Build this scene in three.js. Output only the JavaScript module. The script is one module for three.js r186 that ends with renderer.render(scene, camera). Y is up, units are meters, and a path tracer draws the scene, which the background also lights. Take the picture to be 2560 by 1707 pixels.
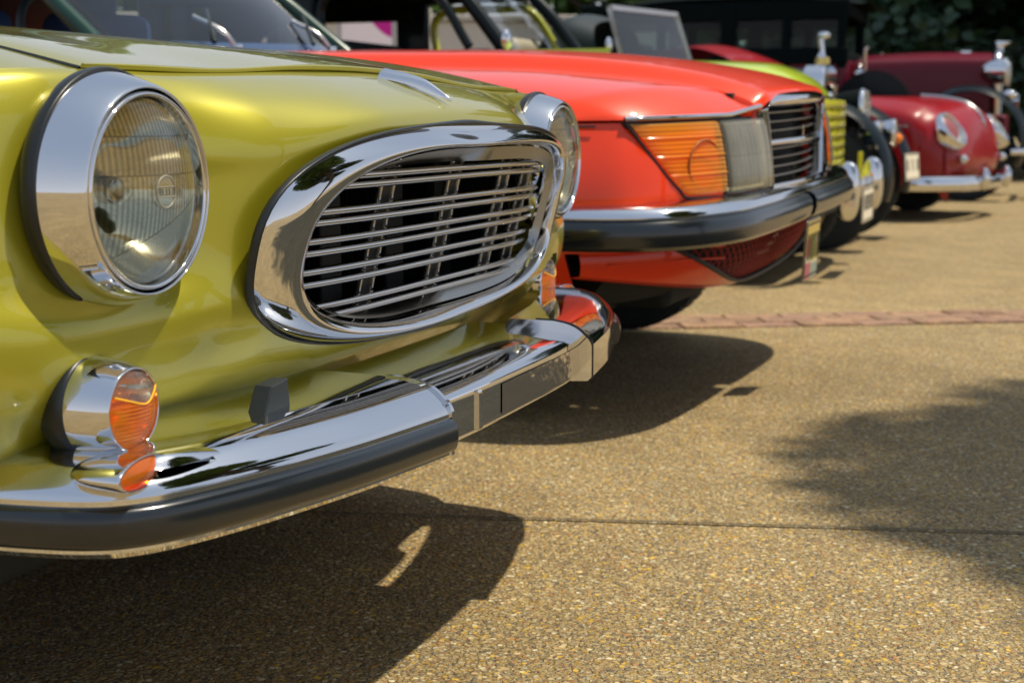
import * as THREE from 'three';
import { RoundedBoxGeometry } from 'three/addons/geometries/RoundedBoxGeometry.js';
import { mergeGeometries } from 'three/addons/utils/BufferGeometryUtils.js';
import { FontLoader } from 'three/addons/loaders/FontLoader.js';
import { TextGeometry } from 'three/addons/geometries/TextGeometry.js';

// ---------------------------------------------------------------- camera, sky, sun, exposure
const scene = new THREE.Scene();
const camera = new THREE.PerspectiveCamera(26.985, 1024 / 682, 0.05, 900);
camera.position.set(0.74986, 0.73582, 1.76057);
camera.rotation.order = 'YXZ';
camera.rotation.set(-0.15347, 0.36244, 0);
camera.focus = 1.7;
camera.userData.fStop = 7.0;
scene.add(camera);

const renderer = new THREE.WebGLRenderer({ antialias: true });
renderer.setSize(1024, 682);
renderer.toneMapping = THREE.LinearToneMapping;
renderer.toneMappingExposure = 1.02;
renderer.shadowMap.enabled = true;
renderer.shadowMap.type = THREE.PCFSoftShadowMap;

const sunDir = new THREE.Vector3(0.40, 1.0, -0.30).normalize();
{ // hazy tropical sky: pale near the horizon, a soft blue overhead, brighter round the sun
  const W = 512, H = 256, d = new Float32Array(W * H * 4);
  for (let j = 0; j < H; j++) for (let i = 0; i < W; i++) {
    const el = ((j + 0.5) / H - 0.5) * Math.PI, az = ((i + 0.5) / W - 0.5) * 2 * Math.PI;
    const dir = new THREE.Vector3(Math.cos(el) * Math.cos(az), Math.sin(el), Math.cos(el) * Math.sin(az));
    const s = Math.max(0, Math.sin(el)), h = Math.pow(1 - s, 3.0);
    const c = Math.max(0, dir.dot(sunDir));
    const glow = 0.35 * Math.pow(c, 8) + 0.9 * Math.pow(c, 60);
    const k = (j * W + i) * 4;
    d[k] = 0.33 + 0.36 * h + glow * 0.9; d[k + 1] = 0.41 + 0.30 * h + glow * 0.85; d[k + 2] = 0.55 + 0.21 * h + glow * 0.75; d[k + 3] = 1;
  }
  const sky = new THREE.DataTexture(d, W, H, THREE.RGBAFormat, THREE.FloatType);
  sky.mapping = THREE.EquirectangularReflectionMapping; sky.magFilter = THREE.LinearFilter; sky.minFilter = THREE.LinearFilter; sky.needsUpdate = true;
  scene.background = sky; scene.environment = sky;
}
const sun = new THREE.DirectionalLight(new THREE.Color().setRGB(1.0, 0.90, 0.72), 5.0);
sun.position.copy(sunDir).multiplyScalar(40); sun.target.position.set(-1, 0, -5);
sun.castShadow = true; sun.shadow.radius = 2.0; sun.shadow.mapSize.set(4096, 4096);
Object.assign(sun.shadow.camera, { left: -14, right: 14, top: 16, bottom: -16, near: 1, far: 90 });
scene.add(sun, sun.target);

// ---------------------------------------------------------------- helpers
let seed = 12345;
const rnd = () => { seed = (seed * 1664525 + 1013904223) >>> 0; return seed / 4294967296; };
const rr = (a, b) => a + (b - a) * rnd();
const V = (x, y, z) => new THREE.Vector3(x, y, z);
const lin = (r, g, b) => new THREE.Color().setRGB(r, g, b);
const names = new Map();
function numbered(n) { const k = names.get(n) || 0; names.set(n, k + 1); return k ? `${n}_${String(k).padStart(3, '0')}` : n; }
function shadows(m) { m.castShadow = true; m.receiveShadow = true; return m; }
function mesh(name, geo, mat, parent) { const m = shadows(new THREE.Mesh(Array.isArray(geo) ? merge(geo) : geo, mat)); m.name = name; parent.add(m); return m; }
function merge(list) {
  const L = list.map(g => { const q = g.index ? g.toNonIndexed() : g; for (const k of Object.keys(q.attributes)) if (!['position', 'normal', 'uv'].includes(k)) q.deleteAttribute(k); if (!q.attributes.uv) q.setAttribute('uv', new THREE.BufferAttribute(new Float32Array(q.attributes.position.count * 2), 2)); return q; });
  return mergeGeometries(L);
}
function thing(name, label, category, [x, y, z] = [0, 0, 0], turn = 0, group) {
  const o = new THREE.Group(); o.name = numbered(name); o.position.set(x, y, z); o.rotation.y = turn * Math.PI / 180;
  o.userData = { label, category }; if (group) o.userData.group = group; scene.add(o); return o;
}
function struct(name, geo, mat, label) { const m = mesh(numbered(name), geo, mat, scene); m.userData.kind = 'structure'; if (label) { m.userData.label = label; m.userData.category = name.replace(/_/g, ' '); } return m; }
// Catmull-Rom on arrays of numbers
function cr1(P, t) {
  const n = P.length - 1, s = Math.min(Math.max(t, 0), 1) * n, i = Math.min(Math.floor(s), n - 1), f = s - i;
  const a = P[Math.max(i - 1, 0)], b = P[i], c = P[i + 1], d = P[Math.min(i + 2, n)];
  return b.map((_, k) => { const p0 = a[k], p1 = b[k], p2 = c[k], p3 = d[k]; return 0.5 * (2 * p1 + (p2 - p0) * f + (2 * p0 - 5 * p1 + 4 * p2 - p3) * f * f + (3 * p1 - p0 - 3 * p2 + p3) * f * f * f); });
}
const resample = (P, n) => Array.from({ length: n + 1 }, (_, i) => cr1(P, i / n));
// function of one variable through (x, y) pairs, smooth (monotone cubic)
function fn(pairs) {
  const P = [...pairs].sort((a, b) => a[0] - b[0]), n = P.length, m = [], d = [];
  for (let i = 0; i < n - 1; i++) d.push((P[i + 1][1] - P[i][1]) / (P[i + 1][0] - P[i][0]));
  for (let i = 0; i < n; i++) m.push(i === 0 ? d[0] : i === n - 1 ? d[n - 2] : d[i - 1] * d[i] <= 0 ? 0 : 2 * d[i - 1] * d[i] / (d[i - 1] + d[i]));
  return x => {
    if (x <= P[0][0]) return P[0][1]; if (x >= P[n - 1][0]) return P[n - 1][1];
    let i = 0; while (x > P[i + 1][0]) i++;
    const h = P[i + 1][0] - P[i][0], t = (x - P[i][0]) / h, t2 = t * t, t3 = t2 * t;
    return (2 * t3 - 3 * t2 + 1) * P[i][1] + (t3 - 2 * t2 + t) * h * m[i] + (-2 * t3 + 3 * t2) * P[i + 1][1] + (t3 - t2) * h * m[i + 1];
  };
}
// grid geometry from f(u, v) -> [x, y, z]; drop(x, y, z) leaves faces out
function grid(f, nu, nv, drop) {
  const pos = [], uv = [], idx = [];
  for (let i = 0; i <= nu; i++) for (let j = 0; j <= nv; j++) { const p = f(i / nu, j / nv); pos.push(p[0], p[1], p[2]); uv.push(i / nu, j / nv); }
  for (let i = 0; i < nu; i++) for (let j = 0; j < nv; j++) {
    const a = i * (nv + 1) + j, b = a + 1, c = a + nv + 1, e = c + 1;
    if (drop) { const m = [0, 1, 2].map(k => (pos[a * 3 + k] + pos[e * 3 + k]) / 2); if (drop(...m)) continue; }
    idx.push(a, c, b, b, c, e);
  }
  const g = new THREE.BufferGeometry();
  g.setAttribute('position', new THREE.Float32BufferAttribute(pos, 3)); g.setAttribute('uv', new THREE.Float32BufferAttribute(uv, 2));
  g.setIndex(idx); g.computeVertexNormals(); return g;
}
// surface through rows of control points, rows[i][j] = [x, y, z]
function loft(rows, nu, nv, drop) {
  const fine = rows.map(r => resample(r, nv));
  const cols = Array.from({ length: nv + 1 }, (_, j) => fine.map(r => r[j]));
  return grid((u, v) => cr1(cols[Math.round(v * nv)], u), nu, nv, drop);
}
const mirror = rows => [...rows.slice(1).reverse().map(r => r.map(p => [p[0], p[1], -p[2]])), ...rows];
// sweep a profile [[out, up], ...] along a path of [x, z] in plan; out is to the left-hand (+x when going towards -z)
function sweep(path, prof, { closed = true, caps = true, y = 0, seg = 1, scale = null } = {}) {
  const n = path.length, P = prof, m = P.length + (closed ? 1 : 0), pts = [];
  for (let i = 0; i < n; i++) {
    const a = path[Math.max(i - 1, 0)], b = path[Math.min(i + 1, n - 1)];
    let tx = b[0] - a[0], tz = b[1] - a[1]; const l = Math.hypot(tx, tz); tx /= l; tz /= l;
    const nx = -tz, nz = tx, s = scale ? scale(i / (n - 1)) : [1, 1];
    for (let j = 0; j < m; j++) { const q = P[j % P.length]; pts.push([path[i][0] + nx * q[0] * s[0], y + q[1] * s[1], path[i][1] + nz * q[0] * s[0]]); }
  }
  // smooth runs between the sharp corners of the profile
  const N = P.length, sharp = j => { const a = P[(j - 1 + N) % N], b = P[j % N], c = P[(j + 1) % N]; const t = Math.atan2(c[1] - b[1], c[0] - b[0]) - Math.atan2(b[1] - a[1], b[0] - a[0]); return Math.abs(Math.atan2(Math.sin(t), Math.cos(t))) > 0.62; };
  const runs = []; let start = 0; if (closed) while (start < N && !sharp(start)) start++; if (start === N) start = 0;
  for (let j = start, run = [start]; j < start + (closed ? N : N - 1); j++) { run.push(j + 1); if (sharp(j + 1) || j === start + (closed ? N : N - 1) - 1) { runs.push(run); run = [j + 1]; } }
  let out = merge(runs.map(run => grid((u, v) => pts[Math.round(u * (n - 1)) * m + (run[Math.round(v * (run.length - 1))] % N)], n - 1, run.length - 1)));
  if (caps && closed) {
    const shape = new THREE.Shape(P.map(q => new THREE.Vector2(q[0], q[1]))), list = [out];
    for (const i of [0, n - 1]) {
      const sg = new THREE.ShapeGeometry(shape), a = sg.attributes.position, base = pts[i * m];
      const q0 = P[0], aX = path[Math.max(i - 1, 0)], bX = path[Math.min(i + 1, n - 1)];
      let tx = bX[0] - aX[0], tz = bX[1] - aX[1]; const l = Math.hypot(tx, tz); tx /= l; tz /= l;
      const s = scale ? scale(i / (n - 1)) : [1, 1];
      for (let k = 0; k < a.count; k++) { const u = a.getX(k), v = a.getY(k); a.setXYZ(k, path[i][0] - tz * u * s[0], y + v * s[1], path[i][1] + tx * u * s[0]); }
      sg.computeVertexNormals(); list.push(sg);
    }
    out = merge(list);
  }
  return out;
}
// lathe whose axis is +x: profile [[x, r], ...]
function latheX(prof, seg = 64) { const g = new THREE.LatheGeometry(prof.map(p => new THREE.Vector2(Math.max(p[1], 0.00001), p[0])), seg); g.rotateZ(-Math.PI / 2); return g; }
const smoothProf = (P, n) => resample(P, n);
function tube(pts, r, seg = 40, rad = 10, closed = false) { return new THREE.TubeGeometry(new THREE.CatmullRomCurve3(pts.map(p => V(...p)), closed), seg, r, rad, closed); }
function box(w, h, d, x = 0, y = 0, z = 0, r = 0.004, s = 2) { const g = new RoundedBoxGeometry(w, h, d, s, Math.min(r, w / 2.1, h / 2.1, d / 2.1)); g.translate(x, y, z); return g; }
// bar between two points with a rectangular section
function bar(a, b, w, h) { const A = V(...a), B = V(...b), L = A.distanceTo(B), g = new THREE.BoxGeometry(L, h, w); const q = new THREE.Quaternion().setFromUnitVectors(V(1, 0, 0), B.clone().sub(A).normalize()); g.applyQuaternion(q); g.translate(...A.add(B).multiplyScalar(0.5).toArray()); return g; }
// dome cap facing +x
function dome(R, h, nr = 24, nt = 64) { return grid((u, v) => { const r = R * u, a = v * 2 * Math.PI; return [h * (1 - u * u), r * Math.cos(a), r * Math.sin(a)]; }, nr, nt); }
function canvasTex(w, h, draw) {
  const c = document.createElement('canvas'); c.width = w; c.height = h; draw(c.getContext('2d'), w, h);
  const t = new THREE.CanvasTexture(c); t.colorSpace = THREE.SRGBColorSpace; return t;
}
function noise2(px, py, s) { // value noise
  const h = (i, j) => { let n = Math.imul(i, 374761393) + Math.imul(j, 668265263) + Math.imul(s, 1274126177); n = Math.imul(n ^ (n >>> 13), 1274126177); return ((n ^ (n >>> 16)) >>> 0) / 4294967296; };
  const i = Math.floor(px), j = Math.floor(py), f = px - i, g = py - j, u = f * f * (3 - 2 * f), v = g * g * (3 - 2 * g);
  return (h(i, j) * (1 - u) + h(i + 1, j) * u) * (1 - v) + (h(i, j + 1) * (1 - u) + h(i + 1, j + 1) * u) * v;
}
// ---------------------------------------------------------------- materials
const std = o => new THREE.MeshStandardMaterial({ side: THREE.DoubleSide, ...o });
const phy = o => new THREE.MeshPhysicalMaterial({ side: THREE.DoubleSide, ...o });
function dataTex(w, h, f, srgb) {
  const d = new Uint8Array(w * h * 4);
  for (let j = 0; j < h; j++) for (let i = 0; i < w; i++) { const c = f(i, j), k = (j * w + i) * 4; d[k] = c[0]; d[k + 1] = c[1]; d[k + 2] = c[2]; d[k + 3] = 255; }
  const t = new THREE.DataTexture(d, w, h, THREE.RGBAFormat); t.wrapS = t.wrapT = THREE.RepeatWrapping; t.magFilter = THREE.LinearFilter; t.minFilter = THREE.LinearMipmapLinearFilter; t.generateMipmaps = true;
  if (srgb) t.colorSpace = THREE.SRGBColorSpace; t.needsUpdate = true; return t;
}
// smudges on chrome, as roughness
const smudge = dataTex(512, 512, (i, j) => {
  const n = 0.5 * noise2(i / 37, j / 37, 1) + 0.3 * noise2(i / 11, j / 11, 2) + 0.2 * noise2(i / 3, j / 3, 3);
  const v = 255 * (0.10 + 0.5 * Math.pow(n, 2.2)); return [v, v, v];
});
smudge.repeat.set(3, 3);
const fineSmudge = dataTex(512, 512, (i, j) => { const n = 0.5 * noise2(i / 60, j / 60, 11) + 0.3 * noise2(i / 14, j / 14, 12) + 0.2 * noise2(i / 2.2, j / 2.2, 13), s = noise2(i / 1.3, j / 1.3, 14) > 0.93 ? 60 : 0, v = Math.min(255, 80 + 150 * Math.pow(n, 2.5) + s); return [v, v, v]; });
fineSmudge.repeat.set(2, 2);
// tint of pressed headlamp glass: vertical flutes in four fields, thin ribs where the fields meet
const fluteTex = dataTex(1024, 1024, (i, j) => {
  const z = (i / 1024 - 0.5) * 0.19, y = (j / 1024 - 0.5) * 0.19, sl = y + 0.42 * z;
  if (y * y + z * z < 0.0165 * 0.0165) return [235, 236, 228];
  const w = y > 0.052 ? Math.sin(z * 1150) : y > 0.016 ? Math.sin((z + 0.08 * y) * 1000) : sl > -0.034 ? Math.sin(z * 1100) : 0.35 * Math.sin(z * 1500);
  let v = 0.91 + 0.09 * w; if (y > 0.016) v -= 0.05;
  if (Math.abs(y - 0.052) < 0.0008 || Math.abs(y - 0.016) < 0.0008 || Math.abs(sl + 0.034) < 0.0009) v = 0.70;
  v = Math.max(0, v) * (0.96 + 0.06 * noise2(i / 9, j / 9, 77)); return [250 * v, 249 * v, 238 * v];
}, true);
// pressed glass of the rectangular lamp: upright ribs, a cloudy film, a plain rim
const ribTex = dataTex(512, 512, (i, j) => { const rib = 0.5 + 0.5 * Math.sin(i * 0.36), film = 0.6 * noise2(i / 60, j / 90, 51) + 0.4 * noise2(i / 9, j / 9, 52), edge = i < 22 || i > 490 || j < 14 || j > 498 ? 0.75 : 1, band = Math.abs(j - 250) < 3 || Math.abs(j - 400) < 2 ? 0.82 : 1, v = (0.70 + 0.16 * rib + 0.14 * film) * edge * band; return [236 * v, 231 * v, 208 * v]; }, true);
const M = {
  chrome: std({ color: lin(0.70, 0.67, 0.68), metalness: 1, roughness: 0.22, roughnessMap: smudge }),
  chromeClean: std({ color: lin(0.74, 0.75, 0.77), metalness: 1, roughness: 0.11, roughnessMap: fineSmudge }),
  chromeWorn: std({ color: lin(0.58, 0.57, 0.56), metalness: 1, roughness: 0.24 }),
  emblem: std({ color: lin(0.26, 0.25, 0.20), roughness: 0.3 }),
  barChrome: std({ color: lin(0.60, 0.585, 0.56), metalness: 1, roughness: 0.16 }),
  smokedTrim: std({ color: lin(0.05, 0.055, 0.055), metalness: 0.6, roughness: 0.5 }),
  steel: std({ color: lin(0.36, 0.36, 0.35), metalness: 1, roughness: 0.3 }),
  reflector: std({ color: lin(0.80, 0.79, 0.76), metalness: 1, roughness: 0.10 }),
  rubber: std({ color: lin(0.010, 0.016, 0.020), roughness: 0.5 }),
  rubberGrey: phy({ color: lin(0.006, 0.010, 0.014), roughness: 0.22, ior: 1.5, clearcoat: 0.6, clearcoatRoughness: 0.12 }),
  gasket: std({ color: lin(0.010, 0.013, 0.015), roughness: 0.35 }),
  dark: std({ color: lin(0.006, 0.010, 0.011), roughness: 0.8 }),
  tyre: std({ color: lin(0.014, 0.019, 0.022), roughness: 0.8 }),
  cream: std({ color: lin(0.62, 0.52, 0.36), roughness: 0.45 }),
  greenPaint: phy({ color: lin(0.40, 0.365, 0.013), metalness: 0.52, ior: 1.8, roughness: 0.36, clearcoat: 1, clearcoatRoughness: 0.03 }),
  redPaint: phy({ color: lin(0.80, 0.046, 0.004), roughness: 0.35, specularIntensity: 0.4, clearcoat: 0.75, clearcoatRoughness: 0.04 }),
  limePaint: phy({ color: lin(0.44, 0.58, 0.006), roughness: 0.4, clearcoat: 1, clearcoatRoughness: 0.05 }),
  yellowPaint: phy({ color: lin(0.62, 0.60, 0.006), roughness: 0.4, clearcoat: 1, clearcoatRoughness: 0.06 }),
  blackPaint: phy({ color: lin(0.003, 0.008, 0.011), roughness: 0.3, specularIntensity: 0.2, clearcoat: 0.22, clearcoatRoughness: 0.06 }),
  matteBlack: phy({ color: lin(0.002, 0.006, 0.007), roughness: 0.9, specularIntensity: 0.2 }),
  crimson: phy({ color: lin(0.26, 0.004, 0.009), roughness: 0.35, specularIntensity: 0.4, clearcoat: 0.4, clearcoatRoughness: 0.05 }),
  maroon: phy({ color: lin(0.11, 0.005, 0.018), roughness: 0.4, specularIntensity: 0.4, clearcoat: 0.25, clearcoatRoughness: 0.08 }),
  creamPaint: phy({ color: lin(0.66, 0.60, 0.50), roughness: 0.4, clearcoat: 1 }),
  canvasTop: std({ color: lin(0.010, 0.022, 0.032), roughness: 0.75 }),
  trim: std({ color: lin(0.008, 0.014, 0.018), roughness: 0.5 }),
  amber: phy({ color: lin(0.95, 0.24, 0.006), roughness: 0.16, transmission: 0.62, thickness: 0, ior: 1.5 }),
  amberDeep: std({ color: lin(0.86, 0.22, 0.008), roughness: 0.25 }),
  clearLens: phy({ color: lin(0.93, 0.93, 0.88), roughness: 0.10, transmission: 0.95, thickness: 0, ior: 1.5 }),
  lensGlass: phy({ color: lin(0.98, 0.98, 0.92), map: fluteTex, roughness: 0.0, transmission: 1, thickness: 0, ior: 1.5 }),
  glass: phy({ color: lin(0.86, 0.92, 0.92), roughness: 0.0, transmission: 1, thickness: 0, ior: 1.6 }),
  darkGlass: phy({ color: lin(0.55, 0.66, 0.60), roughness: 0.0, transmission: 1, thickness: 0, ior: 1.3 }),
  blueSeat: std({ color: lin(0.012, 0.05, 0.16), roughness: 0.8 }),
  seat: std({ color: lin(0.02, 0.03, 0.035), roughness: 0.8 }),
  gold: std({ color: lin(0.75, 0.55, 0.18), metalness: 1, roughness: 0.25 }),
  brass: std({ color: lin(0.62, 0.52, 0.16), roughness: 0.4 }),
};
// ---------------------------------------------------------------- ground: exposed-aggregate paving
const TS = 2048, TILE = 1.9; // texels, metres
let stone;
{
  // two sizes of stone: larger flat pebbles lying in a bed of fine grit
  const layer = n => { const L = { n, cell: TS / n, jx: new Float32Array(n * n), jy: new Float32Array(n * n), kind: new Uint8Array(n * n), lum: new Float32Array(n * n), rad: new Float32Array(n * n), ang: new Float32Array(n * n), asp: new Float32Array(n * n) }; for (let i = 0; i < n * n; i++) { L.jx[i] = rnd(); L.jy[i] = rnd(); L.kind[i] = Math.floor(rnd() * 100); L.lum[i] = 0.60 + 0.62 * rnd(); L.rad[i] = 0.65 + 0.7 * rnd(); L.ang[i] = rnd() * Math.PI; L.asp[i] = 0.55 + 0.45 * rnd(); } return L; };
  const A = layer(250), B = layer(520);
  const col = new Uint8Array(TS * TS * 4), hgt = new Uint8Array(TS * TS * 4);
  const toS = v => 255 * (v <= 0.0031308 ? 12.92 * v : 1.055 * Math.pow(Math.min(v, 1), 1 / 2.4) - 0.055);
  const near = (L, x, y) => { // [nearest scaled distance, second nearest, id]
    const cx = Math.floor(x / L.cell), cy = Math.floor(y / L.cell); let b1 = 9e9, b2 = 9e9, id = 0;
    for (let a = -1; a <= 1; a++) for (let b = -1; b <= 1; b++) {
      const q = ((cy + b + L.n) % L.n) * L.n + (cx + a + L.n) % L.n, dx = (cx + a + L.jx[q]) * L.cell - x, dy = (cy + b + L.jy[q]) * L.cell - y, c = Math.cos(L.ang[q]), s = Math.sin(L.ang[q]);
      const u = c * dx + s * dy, v = (-s * dx + c * dy) / L.asp[q], d = Math.sqrt(u * u + v * v) / (L.rad[q] * L.cell);
      if (d < b1) { b2 = b1; b1 = d; id = q; } else if (d < b2) b2 = d;
    }
    return [b1, b2, id];
  };
  const tone = k => k < 44 ? [0.43, 0.30, 0.135] : k < 62 ? [0.52, 0.39, 0.20] : k < 71 ? [0.58, 0.36, 0.055] : k < 79 ? [0.62, 0.53, 0.35] : k < 86 ? [0.40, 0.20, 0.07] : [0.19, 0.145, 0.09];
  for (let y = 0; y < TS; y++) for (let x = 0; x < TS; x++) {
    const wx = x + 1.6 * noise2(x / 4, y / 4, 31), wy = y + 1.6 * noise2(x / 4, y / 4, 32);
    const [a1, , ia] = near(A, wx, wy), [b1, b2, ib] = near(B, wx, wy), p = (y * TS + x) * 4;
    const R = 0.40 + 0.16 * A.lum[ia], inA = A.kind[(ia * 7 + 3) % A.kind.length] < 62 && a1 < R;
    let c, f, h, L;
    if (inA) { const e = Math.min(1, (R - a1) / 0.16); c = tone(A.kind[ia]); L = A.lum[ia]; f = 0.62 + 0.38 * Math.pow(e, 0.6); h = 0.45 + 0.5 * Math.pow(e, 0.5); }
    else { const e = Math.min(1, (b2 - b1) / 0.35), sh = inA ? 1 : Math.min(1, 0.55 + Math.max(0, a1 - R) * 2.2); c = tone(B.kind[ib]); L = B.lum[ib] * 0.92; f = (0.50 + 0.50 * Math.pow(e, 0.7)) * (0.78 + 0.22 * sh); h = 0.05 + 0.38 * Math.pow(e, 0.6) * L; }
    const fine = 0.86 + 0.28 * noise2(x / 1.9, y / 1.9, 7), broad = 0.88 + 0.24 * noise2(x / 160, y / 160, 9);
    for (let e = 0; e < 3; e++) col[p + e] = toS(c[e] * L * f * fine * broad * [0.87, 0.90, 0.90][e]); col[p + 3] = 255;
    hgt[p] = hgt[p + 1] = hgt[p + 2] = 255 * Math.min(1, h); hgt[p + 3] = 255;
  }
  const mk = (d, s) => { const t = new THREE.DataTexture(d, TS, TS, THREE.RGBAFormat); t.wrapS = t.wrapT = THREE.RepeatWrapping; t.magFilter = THREE.LinearFilter; t.minFilter = THREE.LinearMipmapLinearFilter; t.generateMipmaps = true; if (s) t.colorSpace = THREE.SRGBColorSpace; t.needsUpdate = true; return t; };
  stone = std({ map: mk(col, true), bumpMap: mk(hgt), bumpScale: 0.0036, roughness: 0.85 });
}
{ // one sheet to the horizon, finest near the cars; vertex tint carries worn and oily patches
  const f = t => { const a = 2 * t - 1; return Math.sign(a) * (7 * Math.abs(a) + 343 * Math.pow(Math.abs(a), 9)); };
  const g = grid((u, v) => [f(u), 0, -2 - f(v)], 220, 220), p = g.attributes.position, uv = g.attributes.uv, c = new Float32Array(p.count * 3);
  const oil = []; for (let i = 0; i < 16; i++) oil.push([rr(-2.5, 2.2), rr(-9, 1.2), rr(0.05, 0.22), rr(0.12, 0.34)]);
  for (let i = 0; i < p.count; i++) {
    const x = p.getX(i), z = p.getZ(i); uv.setXY(i, (x * 0.94 + z * 0.34) / TILE, (z * 0.94 - x * 0.34) / TILE);
    let k = 0.84 + 0.20 * noise2(x * 0.9 + 50, z * 0.9 + 50, 91) + 0.12 * noise2(x * 3.1 + 50, z * 3.1 + 50, 92);
    for (const [ox, oz, r, s] of oil) { const d = Math.hypot(x - ox, (z - oz) * 0.7) / r + 0.5 * noise2(x * 14 + 90, z * 14 + 90, 93); if (d < 1.3) k *= 1 - s * Math.min(1, (1.3 - d) * 1.6); }
    c[i * 3] = k; c[i * 3 + 1] = k * 0.995; c[i * 3 + 2] = k * (0.97 + 0.04 * noise2(x + 20, z + 20, 94));
  }
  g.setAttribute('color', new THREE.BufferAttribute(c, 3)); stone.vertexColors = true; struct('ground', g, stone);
}
const U1 = V(1.04, 0, -0.272).normalize(), U2 = V(1.255, 0, -0.66).normalize();
{ // thin joint between two pours of paving
  const pts = Array.from({ length: 121 }, (_, i) => { const s = -3 + i * 0.06; return [-0.308 + U1.x * s + 0.004 * (noise2(s * 7, 0, 3) - 0.5), 0.004, -0.621 + U1.z * s + 0.02 * (noise2(s * 2.1, 5, 3) - 0.5)]; });
  const w = i => 0.0015 + 0.0035 * noise2(i * 0.23, 1, 5);
  const g = grid((u, v) => { const i = Math.round(u * 120), p = pts[i]; return [p[0], p[1], p[2] + (v - 0.5) * 2 * w(i)]; }, 120, 1);
  struct('pavement_joint', g, std({ color: lin(0.085, 0.066, 0.040), roughness: 0.95 }));
}
{ // a band of reddish brick pavers laid across the paving
  const strip = new THREE.Group(); strip.name = 'brick_strip'; strip.userData = { kind: 'structure' }; scene.add(strip);
  const N = V(-U2.z, 0, U2.x), O = V(-0.583, 0, -3.30);
  const brickMap = dataTex(256, 256, (i, j) => { const a = noise2(i / 40, j / 40, 21), b = noise2(i / 7, j / 7, 22), c = noise2(i / 1.7, j / 1.7, 23), f = 0.55 + 0.3 * a + 0.25 * b + 0.25 * c; return [150 * f, 121 * f, 96 * f]; }, true);
  const mats = [[1, 1, 1], [0.86, 0.8, 0.78], [1.1, 1.05, 1], [0.95, 0.88, 0.95]].map(t => std({ map: brickMap, color: lin(...t), roughness: 0.85 }));
  const geos = [0, 1, 2].map(() => { const g = new RoundedBoxGeometry(0.213, 0.03, 0.103, 1, 0.006); const p = g.attributes.position, u = g.attributes.uv, o = rnd(); for (let i = 0; i < p.count; i++) u.setXY(i, p.getX(i) * 4 + o, p.getZ(i) * 4 + o); return g; });
  for (let r = 0; r < 3; r++) for (let i = 0; i < 26; i++) {
    const s = -1.6 + (i + (r % 2) * 0.5) * 0.22, p = O.clone().addScaledVector(U2, s).addScaledVector(N, (r - 1) * 0.11);
    const b = mesh(numbered('brick'), geos[Math.floor(rnd() * 3)], mats[Math.floor(rnd() * 4)], strip);
    b.position.set(p.x, -0.007 + rr(-0.002, 0.002), p.z); b.rotation.y = Math.atan2(-U2.z, U2.x) + rr(-0.012, 0.012); b.rotation.x = rr(-0.006, 0.006);
  }
}
// ---------------------------------------------------------------- shared car parts
function wheel(parent, x, z, r, w, rimMat, { wall, y = r, inner = false, steer = 0 } = {}) {
  const side = z > 0 ? 1 : -1, W = new THREE.Group(); W.name = 'wheel'; W.position.set(x, y, z); W.rotation.y = steer; parent.add(W);
  const ri = r * 0.62, h = w / 2;
  const prof = [[ri, -h * 0.8], [ri + 0.02, -h * 0.95], [r * 0.86, -h], [r * 0.95, -h * 0.92], [r * 0.99, -h * 0.75], [r, -h * 0.4], [r, h * 0.4], [r * 0.99, h * 0.75], [r * 0.95, h * 0.92], [r * 0.86, h], [ri + 0.02, h * 0.95], [ri, h * 0.8]];
  const lat = P => { const g = new THREE.LatheGeometry(P.map(p => new THREE.Vector2(p[0], p[1])), 56); g.rotateX(Math.PI / 2); return g; };
  mesh('tyre', lat(prof), M.tyre, W);
  const blocks = []; for (let k = 0; k < 44; k++) for (const s of [-1, 0, 1]) { const b = new THREE.BoxGeometry(r * 0.098, 0.006, h * 0.42); b.translate(0, r, s * h * 0.52); b.rotateZ((k + (s === 0 ? 0.5 : 0)) / 44 * 2 * Math.PI); blocks.push(b); }
  const tr = mesh('tread', blocks, M.tyre, W); tr.userData.kind = 'stuff';
  if (wall) mesh('white_wall', lat([[ri + 0.012, h * 0.97 * side], [r * 0.72, h * 1.02 * side], [r * 0.84, h * 1.015 * side], [r * 0.86, h * 0.99 * side]]), wall, W);
  if (inner) mesh('white_wall', lat([[ri + 0.0, -h * 0.99 * side], [r * 0.72, -h * 1.03 * side], [r * 0.84, -h * 1.02 * side], [r * 0.86, -h * 0.99 * side]]), wall, W);
  const q = side * h;
  mesh('rim', lat([[ri * 1.02, -q * 0.8], [ri * 0.97, q * 0.2], [ri * 1.03, q * 0.86], [ri * 0.9, q * 0.8], [ri * 0.84, q * 0.4], [ri * 0.45, q * 0.45], [ri * 0.42, q * 0.7], [0.002, q * 0.85]]), rimMat, W);
  return W;
}
function plateMat(seedN, colourful) {
  return std({ roughness: 0.5, map: canvasTex(256, 128, (c, w, h) => {
    c.fillStyle = colourful ? '#d8c9a8' : '#e6ddc6'; c.fillRect(0, 0, w, h);
    if (colourful) { for (const [col, x, y, a, b] of [['#c9a53a', 0, 0, 256, 40], ['#b6602f', 0, 38, 90, 40], ['#9aa32c', 90, 30, 80, 60], ['#d6c03a', 150, 50, 106, 40], ['#a8324a', 0, 92, 110, 36], ['#7a8f86', 110, 96, 146, 32]]) { c.fillStyle = col; c.globalAlpha = 0.7; c.fillRect(x, y, a, b); } c.globalAlpha = 1; }
    c.strokeStyle = '#3b3d38'; c.lineWidth = 5; c.strokeRect(6, 6, w - 12, h - 12);
  }) });
}
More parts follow.
